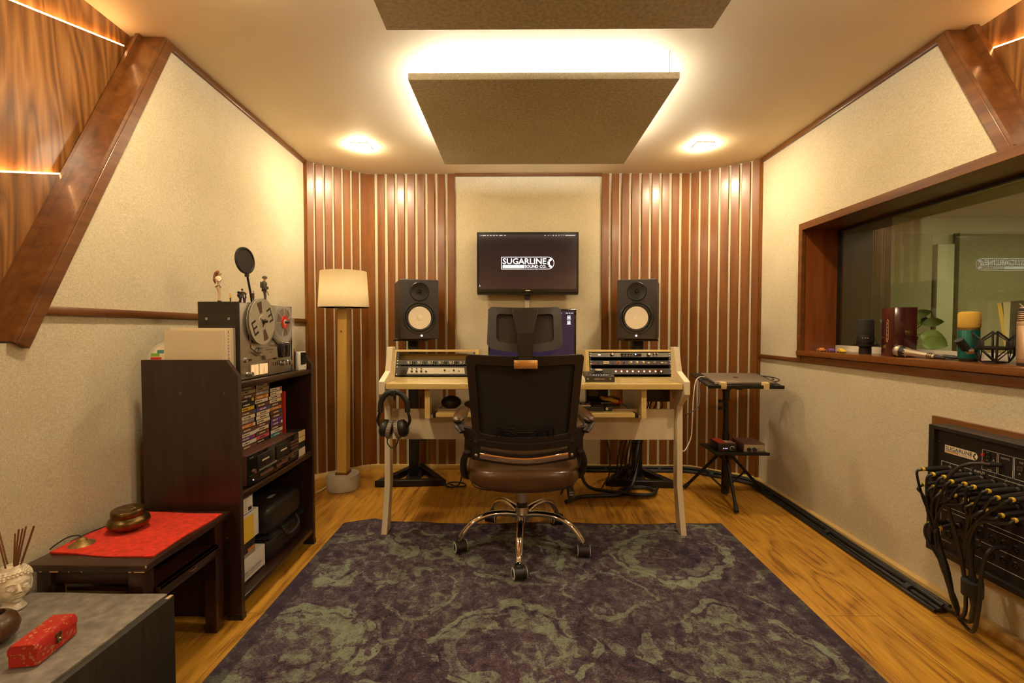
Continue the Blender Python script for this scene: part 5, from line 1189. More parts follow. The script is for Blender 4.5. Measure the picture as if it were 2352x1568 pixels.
for sx, (y0, stn) in enumerate(((1.733, 'stack nearest the camera'), (1.839, 'middle stack'), (1.945, 'stack farthest from the camera'))):
    n = len(SP[sx])
    for k, cc in enumerate(SP[sx]):
        z = ZS + DH + .0005 + .0166 * (n - 1 - k); jy = random.uniform(-.003, .003); jx = random.uniform(-.004, .004)
        mb = M(TR(-1.060 + jx, y0 + jy, z)); mb.box(-.068, -.0006, 0, .100, 0, .0160, 'black_plastic'); mb.box(-.0006, .0, .001, .099, .001, .015, cc)
        ink = 'print_black' if cc in ('paper', 'print_cream', 'print_white', 'print_yellow') else 'print_cream'
        a = random.uniform(.008, .03); F = frame((0, 0, 0), (0, 1, 0), (0, 0, 1))
        if k % 3 == 0: mb.box(.082, .097, .002, .014, 0, .0003, ['print_red', 'print_cream', 'print_blue', 'print_yellow'][k % 4], F)
        for q_ in range(5): mb.box(a + .009 * q_, a + .009 * q_ + random.uniform(.004, .008), .0055, .0105, 0, .0003, ink if cc != 'print_pink' else 'print_black', F)
        solo(mb, 'cassette', '%s spined cassette, %s in the %s' % (WORD[cc], ORD[k], stn), 'cassette', 'cassettes stacked on the twin cassette deck', org=(-1.060 + jx, y0 + jy, z), smooth=0)
solo(M().box(-1.13, -1.050, 2.050, 2.058, ZS + DH, ZS + DH + .19, 'print_red', b=.001), 'case_sleeve', 'thin red case standing at the far side of the cassette stacks', 'case', org=(-1.09, 2.054, ZS + DH))
for k in range(5):
    y0 = 2.072 + .0142 * k
    mb = M(); mb.box(-1.13, -1.003, y0, y0 + .0134, ZS, ZS + .118, 'print_black', b=.0005, seg=1); mb.box(-1.003, -1.0024, y0 + .001, y0 + .0124, ZS, ZS + .036, 'print_cream'); mb.box(-1.003, -1.0022, y0 + .001, y0 + .0124, ZS + .066, ZS + .117, 'gold_print'); mb.box(-1.003, -1.0021, y0 + .003, y0 + .0104, ZS + .088, ZS + .092, 'print_black')
    solo(mb, 'video_case', ('gold topped case touching the cassette deck', 'second gold topped case from the cassette deck', 'middle one of five gold topped cases by the cassette deck', 'fourth gold topped case from the cassette deck', 'last gold topped case, at the far bookcase side')[k], 'case', 'gold and black cases beside the cassette deck', org=(-1.06, y0 + .006, ZS), smooth=0)
mb = M(); mb.box(-1.15, -1.004, 1.628, 1.650, ZS, ZS + .118, 'print_cream', b=.0005, seg=1); mb.box(-1.004, -1.0034, 1.629, 1.640, ZS + .002, ZS + .116, 'print_brown'); mb.box(-1.0034, -1.0028, 1.629, 1.640, ZS + .01, ZS + .045, 'print_red'); mb.box(-1.0034, -1.0028, 1.629, 1.638, ZS + .06, ZS + .10, 'print_white')
solo(mb, 'paperback', 'white and red spined paperback squeezed beside the cassette deck', 'book', org=(-1.08, 1.639, ZS), smooth=0)

# ------------------------------------------------------------------ bottom compartment
Z0_ = .0765
def carton(nme, lab, x0, x1, y0, y1, z0, z1, m, faces_=()):
    t = thing(nme, lab, 'box', ((x0 + x1) / 2, (y0 + y1) / 2, z0)); M().box(x0, x1, y0, y1, z0, z1, m, b=.0015, seg=1).build('carton', t)
    for k, (fa, fb, fc, fd, mm_) in enumerate(faces_):
        M().box(x1, x1 + .0005, fa, fb, fc, fd, mm_).build('print_patch', t)
    return t
t = carton('white_carton', 'white carton lettered EXPERT NOIR DESIGNS, lowest of the box pile', -1.20, -1.030, 1.668, 1.835, Z0_, Z0_ + .092, 'print_white')
mb = M(); F = frame((-1.0295, 1.674, Z0_), (0, 1, 0), (0, 0, 1)); mb.text('EXPERT NOIR DESIGNS', .004, .135, .030, .042, 'print_black', F); [mb.box(.02 + .012 * k, .030 + .012 * k, .0215, .0245, 0, .0004, 'print_grey', F) for k in range(9)]; mb.box(0, .155, .002, .010, 0, .0004, 'print_black', F); mb.build('lettering_patch', t)
t = carton('dark_carton', 'dark green carton with orange corner, second lowest of the box pile', -1.17, -1.035, 1.676, 1.775, Z0_ + .0925, Z0_ + .1535, 'print_black', ((1.678, 1.773, Z0_ + .094, Z0_ + .108, 'print_grey'), (1.725, 1.773, Z0_ + .1085, Z0_ + .122, 'print_orange')))
t = carton('yellow_carton', 'white carton with yellow face, second from the top of the box pile', -1.17, -1.030, 1.690, 1.792, Z0_ + .154, Z0_ + .262, 'print_white', ((1.691, 1.758, Z0_ + .155, Z0_ + .250, 'print_yellow'),))
t = carton('blue_carton', 'blue and white labelled carton on top of the box pile', -1.16, -1.030, 1.680, 1.755, Z0_ + .2625, Z0_ + .335, 'print_blue', ((1.683, 1.752, Z0_ + .267, Z0_ + .328, 'print_white'),))
mb = M()
for k in range(6): mb.box(-1.0296, -1.0292, 1.69, 1.69 + .018 + .004 * (k % 3), Z0_ + .275 + .008 * k, Z0_ + .277 + .008 * k, 'print_grey')
mb.box(-1.0296, -1.0292, 1.722, 1.745, Z0_ + .272, Z0_ + .286, 'print_black'); mb.build('label_marks', t)
t = carton('product_box', 'large black printed box leaning at the back of the bottom shelf', -1.31, -1.20, 1.70, 2.12, Z0_, Z0_ + .30, 'print_black')
mb = M(); F = frame((-1.1995, 1.72, Z0_), (0, 1, 0), (0, 0, 1))
for c in range(3):
    for k in range(7): mb.box(.09 + .10 * c, .09 + .10 * c + .05 + .012 * ((k * 5) % 3), .215 + .009 * k, .218 + .009 * k, 0, .0005, 'print_grey', F)
mb.text('SE', .03, .07, .262, .285, 'print_green', F); mb.build('print_patch', t)
cs = thing('carry_case', 'rounded black carry case with handle on the bottom shelf', 'case', (-1.10, 1.98, Z0_))
mb = M(); mb.box(-1.18, -1.015, 1.845, 2.135, Z0_ + .001, Z0_ + .105, 'black_plastic', b=.035, seg=5); mb.build('lower_shell', cs); mb = M(); mb.box(-1.18, -1.018, 1.843, 2.137, Z0_ + .108, Z0_ + .232, 'black_plastic', b=.034, seg=6); mb.build('lid', cs)
mb = M(); mb.box(-1.185, -1.010, 1.84, 2.14, Z0_ + .100, Z0_ + .112, 'rubber', b=.006); mb.build('zip_seam', cs); mb = M(); mb.tube([(-1.012, 1.93, Z0_ + .125), (-.992, 1.94, Z0_ + .085), (-.988, 1.99, Z0_ + .078), (-.992, 2.045, Z0_ + .09), (-1.012, 2.055, Z0_ + .125)], .006, 'rubber', smooth=6); mb.build('handle', cs)
mb = M(); mb.box(-1.09, -1.072, 1.96, 2.005, Z0_ + .2320, Z0_ + .2328, 'print_grey'); mb.build('badge', cs)

# ================================================================== low side table
tb = thing('side_table', 'low dark wooden side table with chipped edges and a red cloth', 'side table', (-1.17, 1.40, 0))
X0, X1, Y0_, Y1_ = -1.345, -1.008, 1.212, 1.585; ZH = .405
mb = M(); mb.box(X0, X1, Y0_, Y1_, ZH - .020, ZH, 'table_wood', b=.004); mb.build('table_top', tb)
mb = M()
for a, b_ in ((-1.345, -1.335), (-1.300, -1.295), (-1.272, -1.250), (-1.22, -1.218), (-1.185, -1.183), (-1.055, -1.048), (-1.040, -1.012)): mb.box(a, b_, Y0_ - .0006, Y0_ + .003, ZH - .0200, ZH - .0172, 'chip')
mb.box(-1.0095, -1.0075, Y0_, Y0_ + .003, ZH - .008, ZH - .002, 'chip'); mb.build('chipped_edge', tb)
for xx in (X0 + .02, X1 - .062):
    for yy in (Y0_ + .015, Y1_ - .055): M().box(xx, xx + .040, yy, yy + .040, 0, ZH - .020, 'table_wood', b=.002).build('leg', tb)
mb = M(); mb.box(X0 + .03, X1 - .03, Y0_ + .025, Y0_ + .040, ZH - .065, ZH - .021, 'table_wood'); mb.build('apron', tb); mb = M(); mb.box(X0 + .03, X1 - .03, Y1_ - .04, Y1_ - .025, ZH - .065, ZH - .021, 'table_wood'); mb.build('apron', tb)
mb = M(); mb.box(X0 + .06, X1 - .008, Y0_ + .058, Y1_ - .058, ZH - .105, ZH - .093, 'table_wood', b=.002); mb.box(X1 - .026, X1 - .008, Y0_ + .056, Y1_ - .056, ZH - .130, ZH - .093, 'table_wood', b=.002); mb.build('drawer_shelf', tb)
M().tube([(X1 - .008, 1.385, ZH - .108), (X1 - .004, 1.39, ZH - .112), (X1 - .004, 1.41, ZH - .112), (X1 - .008, 1.415, ZH - .108)], .0015, 'print_brown', n=6).build('drawer_pull', tb)
# cloth: quad with slightly wavy outline
def cloth(nme, lab, cat, corners, z, m, T=.0022, n=20, waves=.003):
    A, B, C, D = [Vector(c) for c in corners]; vs = []; fs = []
    for lay in (0, 1):
        for j in range(n + 1):
            for i in range(n + 1):
                u_, v_ = i / n, j / n; p = A * (1 - u_) * (1 - v_) + B * u_ * (1 - v_) + C * u_ * v_ + D * (1 - u_) * v_
                wv = waves * (math.sin(9 * v_ + 1) * (u_ < .02 or u_ > .98) + math.sin(8 * u_) * (v_ < .02 or v_ > .98))
                zz = z + (T + .0016 * (1 + math.sin(7 * u_ + 3 * v_)) * (1 - u_) ** 2 + .0012 * (1 + math.sin(9 * v_ - 4 * u_)) if lay == 0 else 0.0)
                vs.append((p.x + wv, p.y + wv, zz))
    N = (n + 1) ** 2
    for j in range(n):
        for i in range(n): a = j * (n + 1) + i; fs += [(a, a + 1, a + n + 2, a + n + 1), (N + a, N + a + n + 1, N + a + n + 2, N + a + 1)]
    for k in range(n):
        for a, b_ in ((k, k + 1), (n * (n + 1) + k + 1, n * (n + 1) + k), ((k + 1) * (n + 1), k * (n + 1)), (k * (n + 1) + n, (k + 1) * (n + 1) + n)): fs.append((a, N + a, N + b_, b_))
    mb = M(); mb.faces(vs, fs, m); return solo(mb, nme, lab, cat, org=tuple((A + C) / 2)[:2] + (z,), smooth=60)
cloth('red_cloth', 'bright red cloth spread over the low side table', 'cloth', ((-1.338, 1.272), (-1.026, 1.250), (-1.020, 1.552), (-1.310, 1.560)), ZH + .0005, 'towel_red')
zc = ZH + .0055
bw = thing('lidded_bowl', 'round dark brass bowl with engraved lid on the red cloth', 'bowl', (-1.235, 1.425, zc))
mb = M(TR(-1.235, 1.425, zc)); mb.lathe([(.021, 0), (.036, .003), (.052, .015), (.0555, .026), (.052, .037), (.044, .045), (.0415, .048)], 'brass_old', n=48); mb.build('bowl_body', bw, smooth=60)
mb = M(TR(-1.235, 1.425, zc) @ RX(2)); mb.lathe([(.0435, .0475), (.0445, .050), (.0445, .064), (.042, .067), (0, .0680)], 'brass_old', n=48); ld = mb.build('lid', bw)
mb = M(TR(-1.235, 1.425, zc) @ RX(2))
for k in range(12): mb.ball((.008 + .014 * math.cos(k * 1.7), .014 * math.sin(k * 2.3), .0678), (.0035, .0018, .0007), 'brass', RZ(0), n=8)
mb.build('engraving', ld)
tg = thing('hand_cymbal', 'small brass hand cymbal with black cord on the red cloth', 'cymbal', (-1.29, 1.325, zc))
CT_ = TR(-1.288, 1.322, zc - .001); mb = M(CT_); mb.lathe([(.0325, 0), (.0325, .0018), (.022, .008), (.013, .012), (.011, .018), (.006, .0215), (0, .022)], 'brass', n=40)
for k in range(6): mb.cbox((0, -.0215, 0), (.005, .003, .001), 'brass_old', TR(0, 0, .0078) @ RZ(60 * k) @ TR(0, 0, 0) @ RX(18), b=0)
mb.build('cymbal_plate', tg, smooth=35)
M().tube([(-1.288, 1.322, zc + .021), (-1.296, 1.318, zc + .028), (-1.312, 1.305, zc + .028), (-1.330, 1.292, zc + .016), (-1.341, 1.28, zc + .004)], .002, 'cable_black', smooth=6).build('cord', tg)
solo(M().tube([(-1.30, 1.50, ZH + .006), (-1.325, 1.44, ZH + .005), (-1.336, 1.38, ZH + .004), (-1.336, 1.34, ZH + .004)], .0035, 'cable_black', smooth=6), 'cymbal_string', 'black cord running along the wall edge of the side table', 'cord')

# ================================================================== low cabinet with towel in the near corner
cb = thing('low_cabinet', 'low black cabinet cut off by the bottom edge of the photo', 'cabinet', (-1.15, .85, 0))
CX0, CX1, CY0, CY1, CZ = -1.312, -.925, .35, 1.205, .328
mb = M(); mb.box(CX0, CX1, CY0, CY1, .036, CZ, 'black_ash', b=.002); mb.build('body', cb); mb = M(); mb.box(CX0 + .025, CX1 - .006, CY0 + .01, CY1 - .008, 0, .036, 'black_ash'); mb.build('plinth', cb)
mb = M(); mb.box(CX1 - .012, CX1 - .003, CY1 - .018, CY1 + .0005, CZ - .003, CZ + .0006, 'chip'); mb.build('chipped_corner', cb)
cloth('grey_towel', 'grey towel covering the top of the low cabinet', 'towel', ((-1.308, .36), (-.937, .36), (-.945, 1.203), (-1.310, 1.202)), CZ + .0005, 'towel_grey', T=.003, n=28, waves=.0025)
zt2 = CZ + .0075
# red brocade box
RB = TR(-1.048, .983, zt2) @ RZ(9)
rbx = thing('brocade_box', 'small red brocade box with metal clasp on the grey towel', 'box', T=RB)
hw, hl = .027, .053
mb = M(RB); mb.box(-hw, hw, -hl, hl, 0, .026, 'brocade', b=.001, seg=1); mb.build('box_body', rbx)
mb = M(RB); mb.prism([(-hw - .0008, .0265), (hw + .0008, .0265), (hw + .0008, .038), (.022, .0475), (-.022, .0475), (-hw - .0008, .038)], -hl - .001, hl + .001, 'brocade', frame((0, 0, 0), (1, 0, 0), (0, 0, 1), (0, -1, 0))); mb.build('lid', rbx, bevel=.0008)
F = RB @ frame((hw + .0009, 0, .026), (0, 1, 0), (0, 0, 1)); mb = M(F); mb.box(-.008, .008, .002, .012, 0, .0012, 'brass_old', b=.0004, seg=1); mb.box(-.006, .006, -.012, -.003, 0, .0012, 'brass_old', b=.0004, seg=1); mb.tube([(-.005, .004, .003), (-.003, -.008, .0035), (.0, -.010, .0035), (.003, -.008, .0035), (.005, .004, .003)], .0012, 'brass', n=8); mb.ball((0, -.002, .0025), .0025, 'steel', n=10); mb.build('clasp', rbx)
# buddha head diffuser
BH = TR(-1.283, 1.130, zt2) @ RZ(66)                     # face looks to local -Y
bh = thing('buddha_head_vase', 'white ceramic serene head vase holding brown reed sticks', 'vase', T=BH)
mb = M(BH)
mb.lathe([(.024, 0), (.026, .003), (.022, .010), (.017, .018), (.018, .030), (.024, .040)], 'ceramic_white', n=32)
mb.ball((0, 0, .062), (.0335, .036, .042), 'ceramic_white', n=28); mb.ball((0, -.006, .042), (.024, .028, .022), 'ceramic_white', n=24); mb.ball((0, -.024, .028), (.010, .009, .007), 'ceramic_white', n=16)
mb.ball((0, .006, .078), (.036, .036, .030), 'ceramic_white', n=28); mb.lathe([(.026, .096), (.021, .104), (.018, .112), (.0155, .112), (.0155, .100)], 'ceramic_white', n=28)
mb.tube([(0, -.033, .070), (0, -.0385, .060), (0, -.0415, .053)], [.003, .0035, .0048], 'ceramic_white', n=10); 
for s_ in (-1, 1):
    mb.ball((s_ * .0038, -.0385, .0525), (.003, .003, .0025), 'ceramic_white', n=10)
    mb.ball((s_ * .0125, -.0315, .063), (.0078, .0045, .0042), 'ceramic_white', n=14)
    mb.tube([(s_ * .004, -.037, .073), (s_ * .012, -.0355, .0765), (s_ * .021, -.029, .073)], [.0016, .0018, .001], 'ceramic_white', n=8, smooth=3)
    mb.tube([(s_ * .033, .002, .072), (s_ * .036, .003, .055), (s_ * .032, .001, .036)], [.004, .0045, .004], 'ceramic_white', n=10, smooth=3)
    mb.ball((s_ * .015, -.022, .050), (.011, .011, .013), 'ceramic_white', n=14)
mb.tube([(-.0085, -.0355, .0445), (0, -.0390, .0455), (.0085, -.0355, .0445)], [.001, .0024, .001], 'ceramic_white', n=8, smooth=3); mb.tube([(-.007, -.0350, .0405), (0, -.0380, .0398), (.007, -.0350, .0405)], [.001, .0026, .001], 'ceramic_white', n=8, smooth=3)
for s_ in (-1, 1):
    mb.tube([(s_ * .0055, -.0368, .0612), (s_ * .0125, -.0372, .0595), (s_ * .0195, -.0335, .0615)], .0007, 'ceramic_white', n=6, smooth=3)
mb.build('head', bh, smooth=60, remesh=.0009)
mb = M(BH); random.seed(5)
for j in range(9):
    ph = R_(4 + 10 * j); nn = max(4, int(30 * math.cos(ph)))
    for k in range(nn):
        a = 2 * PI * k / nn + j * .4; x_, y_, z_ = .0368 * math.cos(ph) * math.cos(a), .006 + .0368 * math.cos(ph) * math.sin(a), .078 + .031 * math.sin(ph)
        if z_ > .103: continue
        if y_ < -.004 and z_ < .080 + .35 * (abs(y_) - .004) - .1 * abs(x_): continue
        mb.ball((x_, y_, z_), .0036, 'ceramic_white', n=8)
for a_ in range(150, 391, 12):
    r_ = R_(a_)
    if math.sin(r_) > .25: continue
mb.build('curled_hair', bh, smooth=80)
random.seed(8)
for k, (dx, dy, hh) in enumerate(((-.055, -.03, .098), (-.040, .01, .088), (-.005, .012, .082), (.0, -.02, .080), (.020, 0, .100), (.024, .01, .102), (.034, -.004, .104), (.040, .012, .102), (.030, .02, .095))):
    b0 = Vector((-1.283 + dx * .10, 1.130 + dy * .3, zt2 + .070)); M().tube([b0, b0 + Vector((dx * 1.0, dy, .035 + hh))], .0018, 'reed', n=8).build('reed_stick', bh)
# coconut shell bowl at the picture edge
mb = M(TR(-1.19, 1.005, zt2)); q = [(.012, 0), (.030, .004), (.042, .016), (.046, .034), (.040, .052), (.030, .062), (.022, .066), (.020, .060), (.028, .05), (.036, .034)]
mb.lathe(q, 'coconut', n=36); solo(mb, 'coconut_bowl', 'brown coconut shell bowl cut off by the edge, before the head vase', 'bowl', org=(-1.19, 1.005, zt2), smooth=60)
# ================================================================== patch panel on the right wall
pp = thing('patch_panel', 'black wall box with SUGARLINE badge and many audio sockets', 'patch panel', (1.62, 1.34, .22))
PX = 1.575; PY0, PY1 = .93, 1.723; PZ0, PZ1 = .218, .690
M().box(1.640, 1.659, .90, 1.80, .205, .708, 'trim_wood', b=.002).build('backboard', pp)
mb = M(); mb.box(PX, 1.640, PY0, PY1, PZ0, PZ1, 'black_plastic')
for a, b_, c_, d_ in ((PY1 - .020, PY1, PZ0, PZ1), (PY0, PY0 + .02, PZ0, PZ1), (PY0 + .0202, PY1 - .0202, PZ1 - .014, PZ1), (PY0 + .0202, PY1 - .0202, PZ0, PZ0 + .022)): mb.box(1.560, PX, a, b_, c_, d_, 'black_plastic')
mb.build('housing', pp, bevel=.001)
PF = frame((PX - .0002, PY1, 0), (0, -1, 0), (0, 0, 1))
mb = M(PF); k_ = .118 / 1050; r = 122 * k_; T = PF @ TR(.052, .597, 0); hh_ = 245 * k_
pl = [(0, 0)] + [(.118 - r + r * math.cos(-PI / 2 + PI * i / 16), hh_ / 2 + hh_ / 2 * math.sin(-PI / 2 + PI * i / 16)) for i in range(17)] + [(0, hh_)]
mb.prism(pl, 0, .0012, 'print_cream', TR(.052, .597, 0)); logo(mb, TR(.052, .597, .0013), .118, 'print_black', 'print_grey', ('print_blue', 'print_yellow', 'print_orange'), outline=False, z=.0004)
mb.build('logo_badge', pp, smooth=0)
mb = M(PF)
def lnb(x0, y0, x1, y1, w_=.0013): mb.box(min(x0, x1) - w_ / 2, max(x0, x1) + w_ / 2, min(y0, y1) - w_ / 2, max(y0, y1) + w_ / 2, 0, .0005, 'print_white')
def rect(x0, y0, x1, y1): lnb(x0, y0, x1, y0); lnb(x0, y1, x1, y1); lnb(x0, y0, x0, y1); lnb(x1, y0, x1, y1)
rect(.185, .575, .232, .643); rect(.236, .575, .280, .643); rect(.284, .575, .36, .643)
mb.text('A', .218, .225, .611, .619, 'print_white'); mb.box(.203, .217, .579, .582, 0, .0005, 'print_grey'); mb.text('HDMI', .244, .269, .628, .634, 'print_white'); mb.text('NETWORK', .298, .345, .628, .634, 'print_white'); mb.text('A', .296, .303, .592, .599, 'print_white')
lnb(.040, .562, .150, .562); lnb(.205, .562, .60, .562); mb.text('INPUT', .160, .196, .559, .566, 'print_white'); lnb(.040, .562, .040, .400); lnb(.040, .400, .60, .400)
lnb(.043, .385, .155, .385); mb.text('OMEGA', .165, .196, .3815, .3885, 'print_white'); lnb(.21, .385, .6, .385); lnb(.043, .385, .043, .273); lnb(.043, .273, .085, .273); lnb(.14, .330, .155, .330); mb.text('OUT', .165, .182, .327, .333, 'print_white'); lnb(.19, .330, .6, .330); lnb(.14, .273, .6, .273)
for k in range(11):
    for v_ in (.572 - .0, .516, .46): 
        if k > 0 or v_ < .57: mb.text(str(k + 1), .076 + .037 * k, .078 + .037 * k, v_ - .006, v_ - .002, 'print_white')
mb.build('panel_markings', pp, smooth=0)
mb = M(PF)
def jack(mb, u_, v_, r_=.0115):
    mb.lathe([(r_, 0), (r_, .0022), (r_ * .86, .0026), (r_ * .80, .0004), (0, .0004)], 'black_metal', TR(u_, v_, 0), n=20)
    for k in range(3): a = R_(90 + 120 * k); mb.ball((u_ + .004 * math.cos(a), v_ + .004 * math.sin(a), .001), .0013, 'brass', n=6)
    mb.cbox((u_, v_ + r_ + .002, .0015), (.006, .003, .003), 'steel')
SOCK = []
for row, v_ in enumerate((.545, .492, .440)):
    for k in range(11): SOCK.append((.077 + .037 * k, v_))
for k in range(11): SOCK.append((.075 + .037 * k, .352)); SOCK.append((.075 + .037 * k, .300))
mb.build('panel_fittings', pp) if 0 else None
for u_, v_ in SOCK: q = M(PF); jack(q, u_, v_); q.build('socket', pp, smooth=40)
for v_ in (.625, .598): jack(mb, .203, v_, .010); mb.box(.186, .192, v_ - .004, v_ + .004, 0, .006, 'red_panel')
mb.box(.294, .310, .606, .618, 0, .004, 'steel'); mb.box(.297, .307, .608, .616, .004, .0044, 'print_black')
for u_, v_ in ((.030, .632), (.030, .25), (.55, .25)): mb.cyl((u_, v_, 0), (u_, v_, .0015), .003, 'steel', n=10)
mb.build('video_socket', pp, smooth=40)
random.seed(21)
ordn = ['first', 'second', 'third', 'fourth', 'fifth', 'sixth', 'seventh', 'eighth', 'ninth']
PLUG = [(k, 0) for k in range(9)] + [(k, 1) for k in range(9)] + [(0, 3), (1, 3)]
for k, row in PLUG:
    u_ = .077 + .037 * k; v_ = (.545, .492, .440, .352)[row]; y_ = PY1 - u_; nm_ = ('row of plugs under the badge', 'second row of plugs', '', 'low pair of plugs')[row]
    lab = '%s black plug with yellow ring from the far end, %s' % (ordn[k], nm_)
    t = thing('microphone_cable', lab, 'cable', (PX - .003, y_, v_), 0, 'microphone cables plugged into the wall box')
    droop = random.uniform(-.003, .006) + (.006 if row == 3 else 0); dx = .090 + random.uniform(-.005, .008)
    if row == 3: dx = .062
    A = Vector((PX - .004, y_, v_)); B = Vector((PX - dx, y_ + random.uniform(-.002, .004), v_ - .006 - droop)); d = (B - A).normalized()
    mb = M(); mb.tube([A, A + d * .010], .0088, 'steel', n=14); mb.tube([A + d * .010, A + d * .014, A + (B - A) * .62, B], [.0100, .0104, .0098, .0062], 'black_plastic', n=14); mb.build('plug', t, smooth=50)
    C = B + d * .004; mb = M(); mb.tube([B - d * .001, B + d * .010], .0052, 'mic_silver', n=10); mb.build('strain_relief', t); mb = M(); mb.tube([B + d * .003, B + d * .010], .0072, 'plug_yellow', n=12); mb.build('yellow_ring', t)
    E_ = B + d * .010; j1, j2, j3 = [random.uniform(-.010, .010) for _ in range(3)]
    if row == 3: G = [E_ + Vector((-.012, 0, -.010)), E_ + Vector((-.012, -.004, -.05)), Vector((1.500 + j1, 1.600 + j2, .215)), Vector((1.525 + j3, 1.575, .11)), Vector((1.565, 1.60, .035)), Vector((1.585, 1.70, .022))]
    elif k < 5: G = [E_ + Vector((-.014, .004, -.018)), Vector((1.478 + j1 * .5, y_ * .45 + .55 * 1.640, .43 + j2)), Vector((1.500 + j1, 1.625 + j2, .345)), Vector((1.505 + j2, 1.590 + j3, .22)), Vector((1.530 + j3, 1.575 + j1, .10)), Vector((1.570 + j1 * .6, 1.61, .032 + abs(j2) * .5)), Vector((1.585 + j1 * .8, 1.72, .022))]
    else: G = [E_ + Vector((-.012, .008, -.014)), Vector((1.488 + j1, y_ * .4 + .6 * 1.52, .43 + j2)), Vector((1.505 + j1, 1.500 + j2, .335)), Vector((1.512 + j2, 1.495 + j3, .20)), Vector((1.530 + j3, 1.510 + j1, .09)), Vector((1.565 + j1 * .6, 1.57, .032 + abs(j2) * .5)), Vector((1.590 + j1 * .8, 1.72, .022))]
    M().tube([E_] + G, .0042 if k < 5 else .0046, 'cable_black', n=7, smooth=5).build('cord', t)
t = thing('display_cable', 'thick grey black cable bowing from the socket marked HDMI', 'cable', (PX, 1.48, .61))
M().tube([(PX - .003, 1.478, .607), (PX - .030, 1.485, .607)], .0075, 'black_plastic', n=12).build('plug', t)
M().tube([(PX - .030, 1.485, .607), (PX - .060, 1.51, .602), (1.500, 1.545, .575), (1.488, 1.570, .52), (1.492, 1.565, .43), (1.505, 1.535, .30), (1.515, 1.52, .15), (1.56, 1.58, .04), (1.59, 1.70, .03)], .0058, 'chair_plastic', n=10, smooth=6).build('cord', t)
for k, (xx, yy, rr, lab) in enumerate(((1.497, 1.450, .006, 'lone black cable looping from lower sockets of the wall box to the floor'),)):
    solo(M().tube([(PX - .006, 1.44, .352), (1.515, 1.445, .345), (1.500, 1.455, .28), (1.497, 1.455, .20), (1.50, 1.465, .12), (1.53, 1.51, .035), (1.575, 1.60, .018)], rr, 'cable_black', smooth=6), 'loop_cable', lab, 'cable', org=(PX - .006, 1.44, .352))
mb = M(); mb.tube([(1.512, 1.497, .215), (1.516, 1.500, .165)], .028, 'rubber', n=14); solo(mb, 'cable_sleeve', 'black sleeve gripping the hanging cables below the wall box', 'cable sleeve', org=(1.512, 1.5, .19))
# ------------------------------------------------------------------ cable bundle along the floor
bn = thing('cable_bundle', 'thick black cable bundle lying along the foot of the right wall', 'cables', (1.60, 2.3, 0))
for k, (ox, oz, rr) in enumerate(((0, .012, .011), (-.022, .0105, .0095), (-.011, .0265, .0095), (.010, .026, .008), (-.040, .0085, .0075))):
    n_ = Vector((0, 0)); P = []
    for (x_, y_, nx_, ny_) in ((1.585, 1.66, 1, 0), (1.588, 1.80, 1, 0), (1.592, 2.1, 1, 0), (1.600, 2.5, 1, 0), (1.605, 2.9, 1, 0), (1.590, 3.06, .8, .5), (1.47, 3.18, .6, .8), (1.30, 3.305, .5, .8), (1.15, 3.335, 0, 1), (.8, 3.338, 0, 1), (.42, 3.340, 0, 1)):
        P.append((x_ + ox * nx_ + .003 * math.sin(7 * y_ + k), y_ + ox * ny_, oz + .001))
    M().tube(P, rr, 'cable_black', n=9, smooth=5).build('cable', bn)
for (x_, y_, dx, dy) in ((1.585, 1.80, 0, 1), (1.592, 2.28, 0, 1), (1.603, 2.80, 0, 1), (1.40, 3.225, -.8, .6), (1.05, 3.33, 1, 0), (.66, 3.33, 1, 0)):
    d = Vector((dx, dy, 0)).normalized(); c = Vector((x_, y_, .0165)) + Vector((-d.y, d.x, 0)) * (.010 if dx == 0 else -.0) ; M().tube([c - d * .012, c + d * .012], .026, 'rubber', n=14, flat=.62).build('tie_wrap', bn)
# cables under the desk
solo(M().tube([(.35, 3.2, .75), (.36, 3.15, .45), (.42, 3.05, .18), (.46, 2.95, .03), (.60, 2.86, .018), (.80, 2.80, .016), (.885, 2.86, .016), (.84, 2.94, .016), (.72, 2.93, .016), (.66, 2.86, .02), (.72, 2.79, .026), (.84, 2.79, .028), (.90, 2.88, .03)], .011, 'cable_black', smooth=7), 'thick_cable', 'thick black cable coiled on the floor before the stand nearer the laptop', 'cable', org=(.7, 2.9, .02))
solo(M().tube([(.30, 2.70, .012), (.40, 2.78, .014), (.52, 2.80, .014), (.66, 2.83, .016), (.78, 2.98, .05), (.84, 3.10, .30), (.86, 3.17, .60), (.86, 3.2, .98)], .012, 'cable_black', smooth=7), 'black_hose', 'black cable hose rising beside the stand nearer the laptop', 'cable', org=(.5, 2.8, .02))
solo(M().tube([(.60, 3.1, .74), (.52, 3.05, .50), (.44, 3.0, .42), (.38, 2.9, .30), (.33, 2.85, .12), (.28, 2.8, .02)], .006, 'cable_black', smooth=7), 'crossing_cable', 'black cable crossing diagonally under the desk beside the chair', 'cable', org=(.5, 3, .3))
solo(M().tube([(.42, 3.25, .70), (.47, 3.15, .45), (.60, 3.05, .33), (.62, 2.98, .12), (.55, 2.9, .02)], .005, 'cable_black', smooth=7), 'hanging_cable', 'second black cable hanging under the desk, crossing the first', 'cable', org=(.5, 3.1, .3))
solo(M().tube([(-.30, 3.20, .6), (-.33, 3.1, .3), (-.36, 2.98, .06), (-.40, 2.95, .014), (-.46, 2.97, .012), (-.44, 3.04, .012), (-.36, 3.03, .012), (-.33, 2.97, .014), (-.38, 2.94, .018), (-.43, 2.98, .018)], .005, 'cable_black', smooth=7), 'coiled_cable', 'thin black cable coiled on the floor beside the other speaker stand', 'cable', org=(-.38, 3, .02))

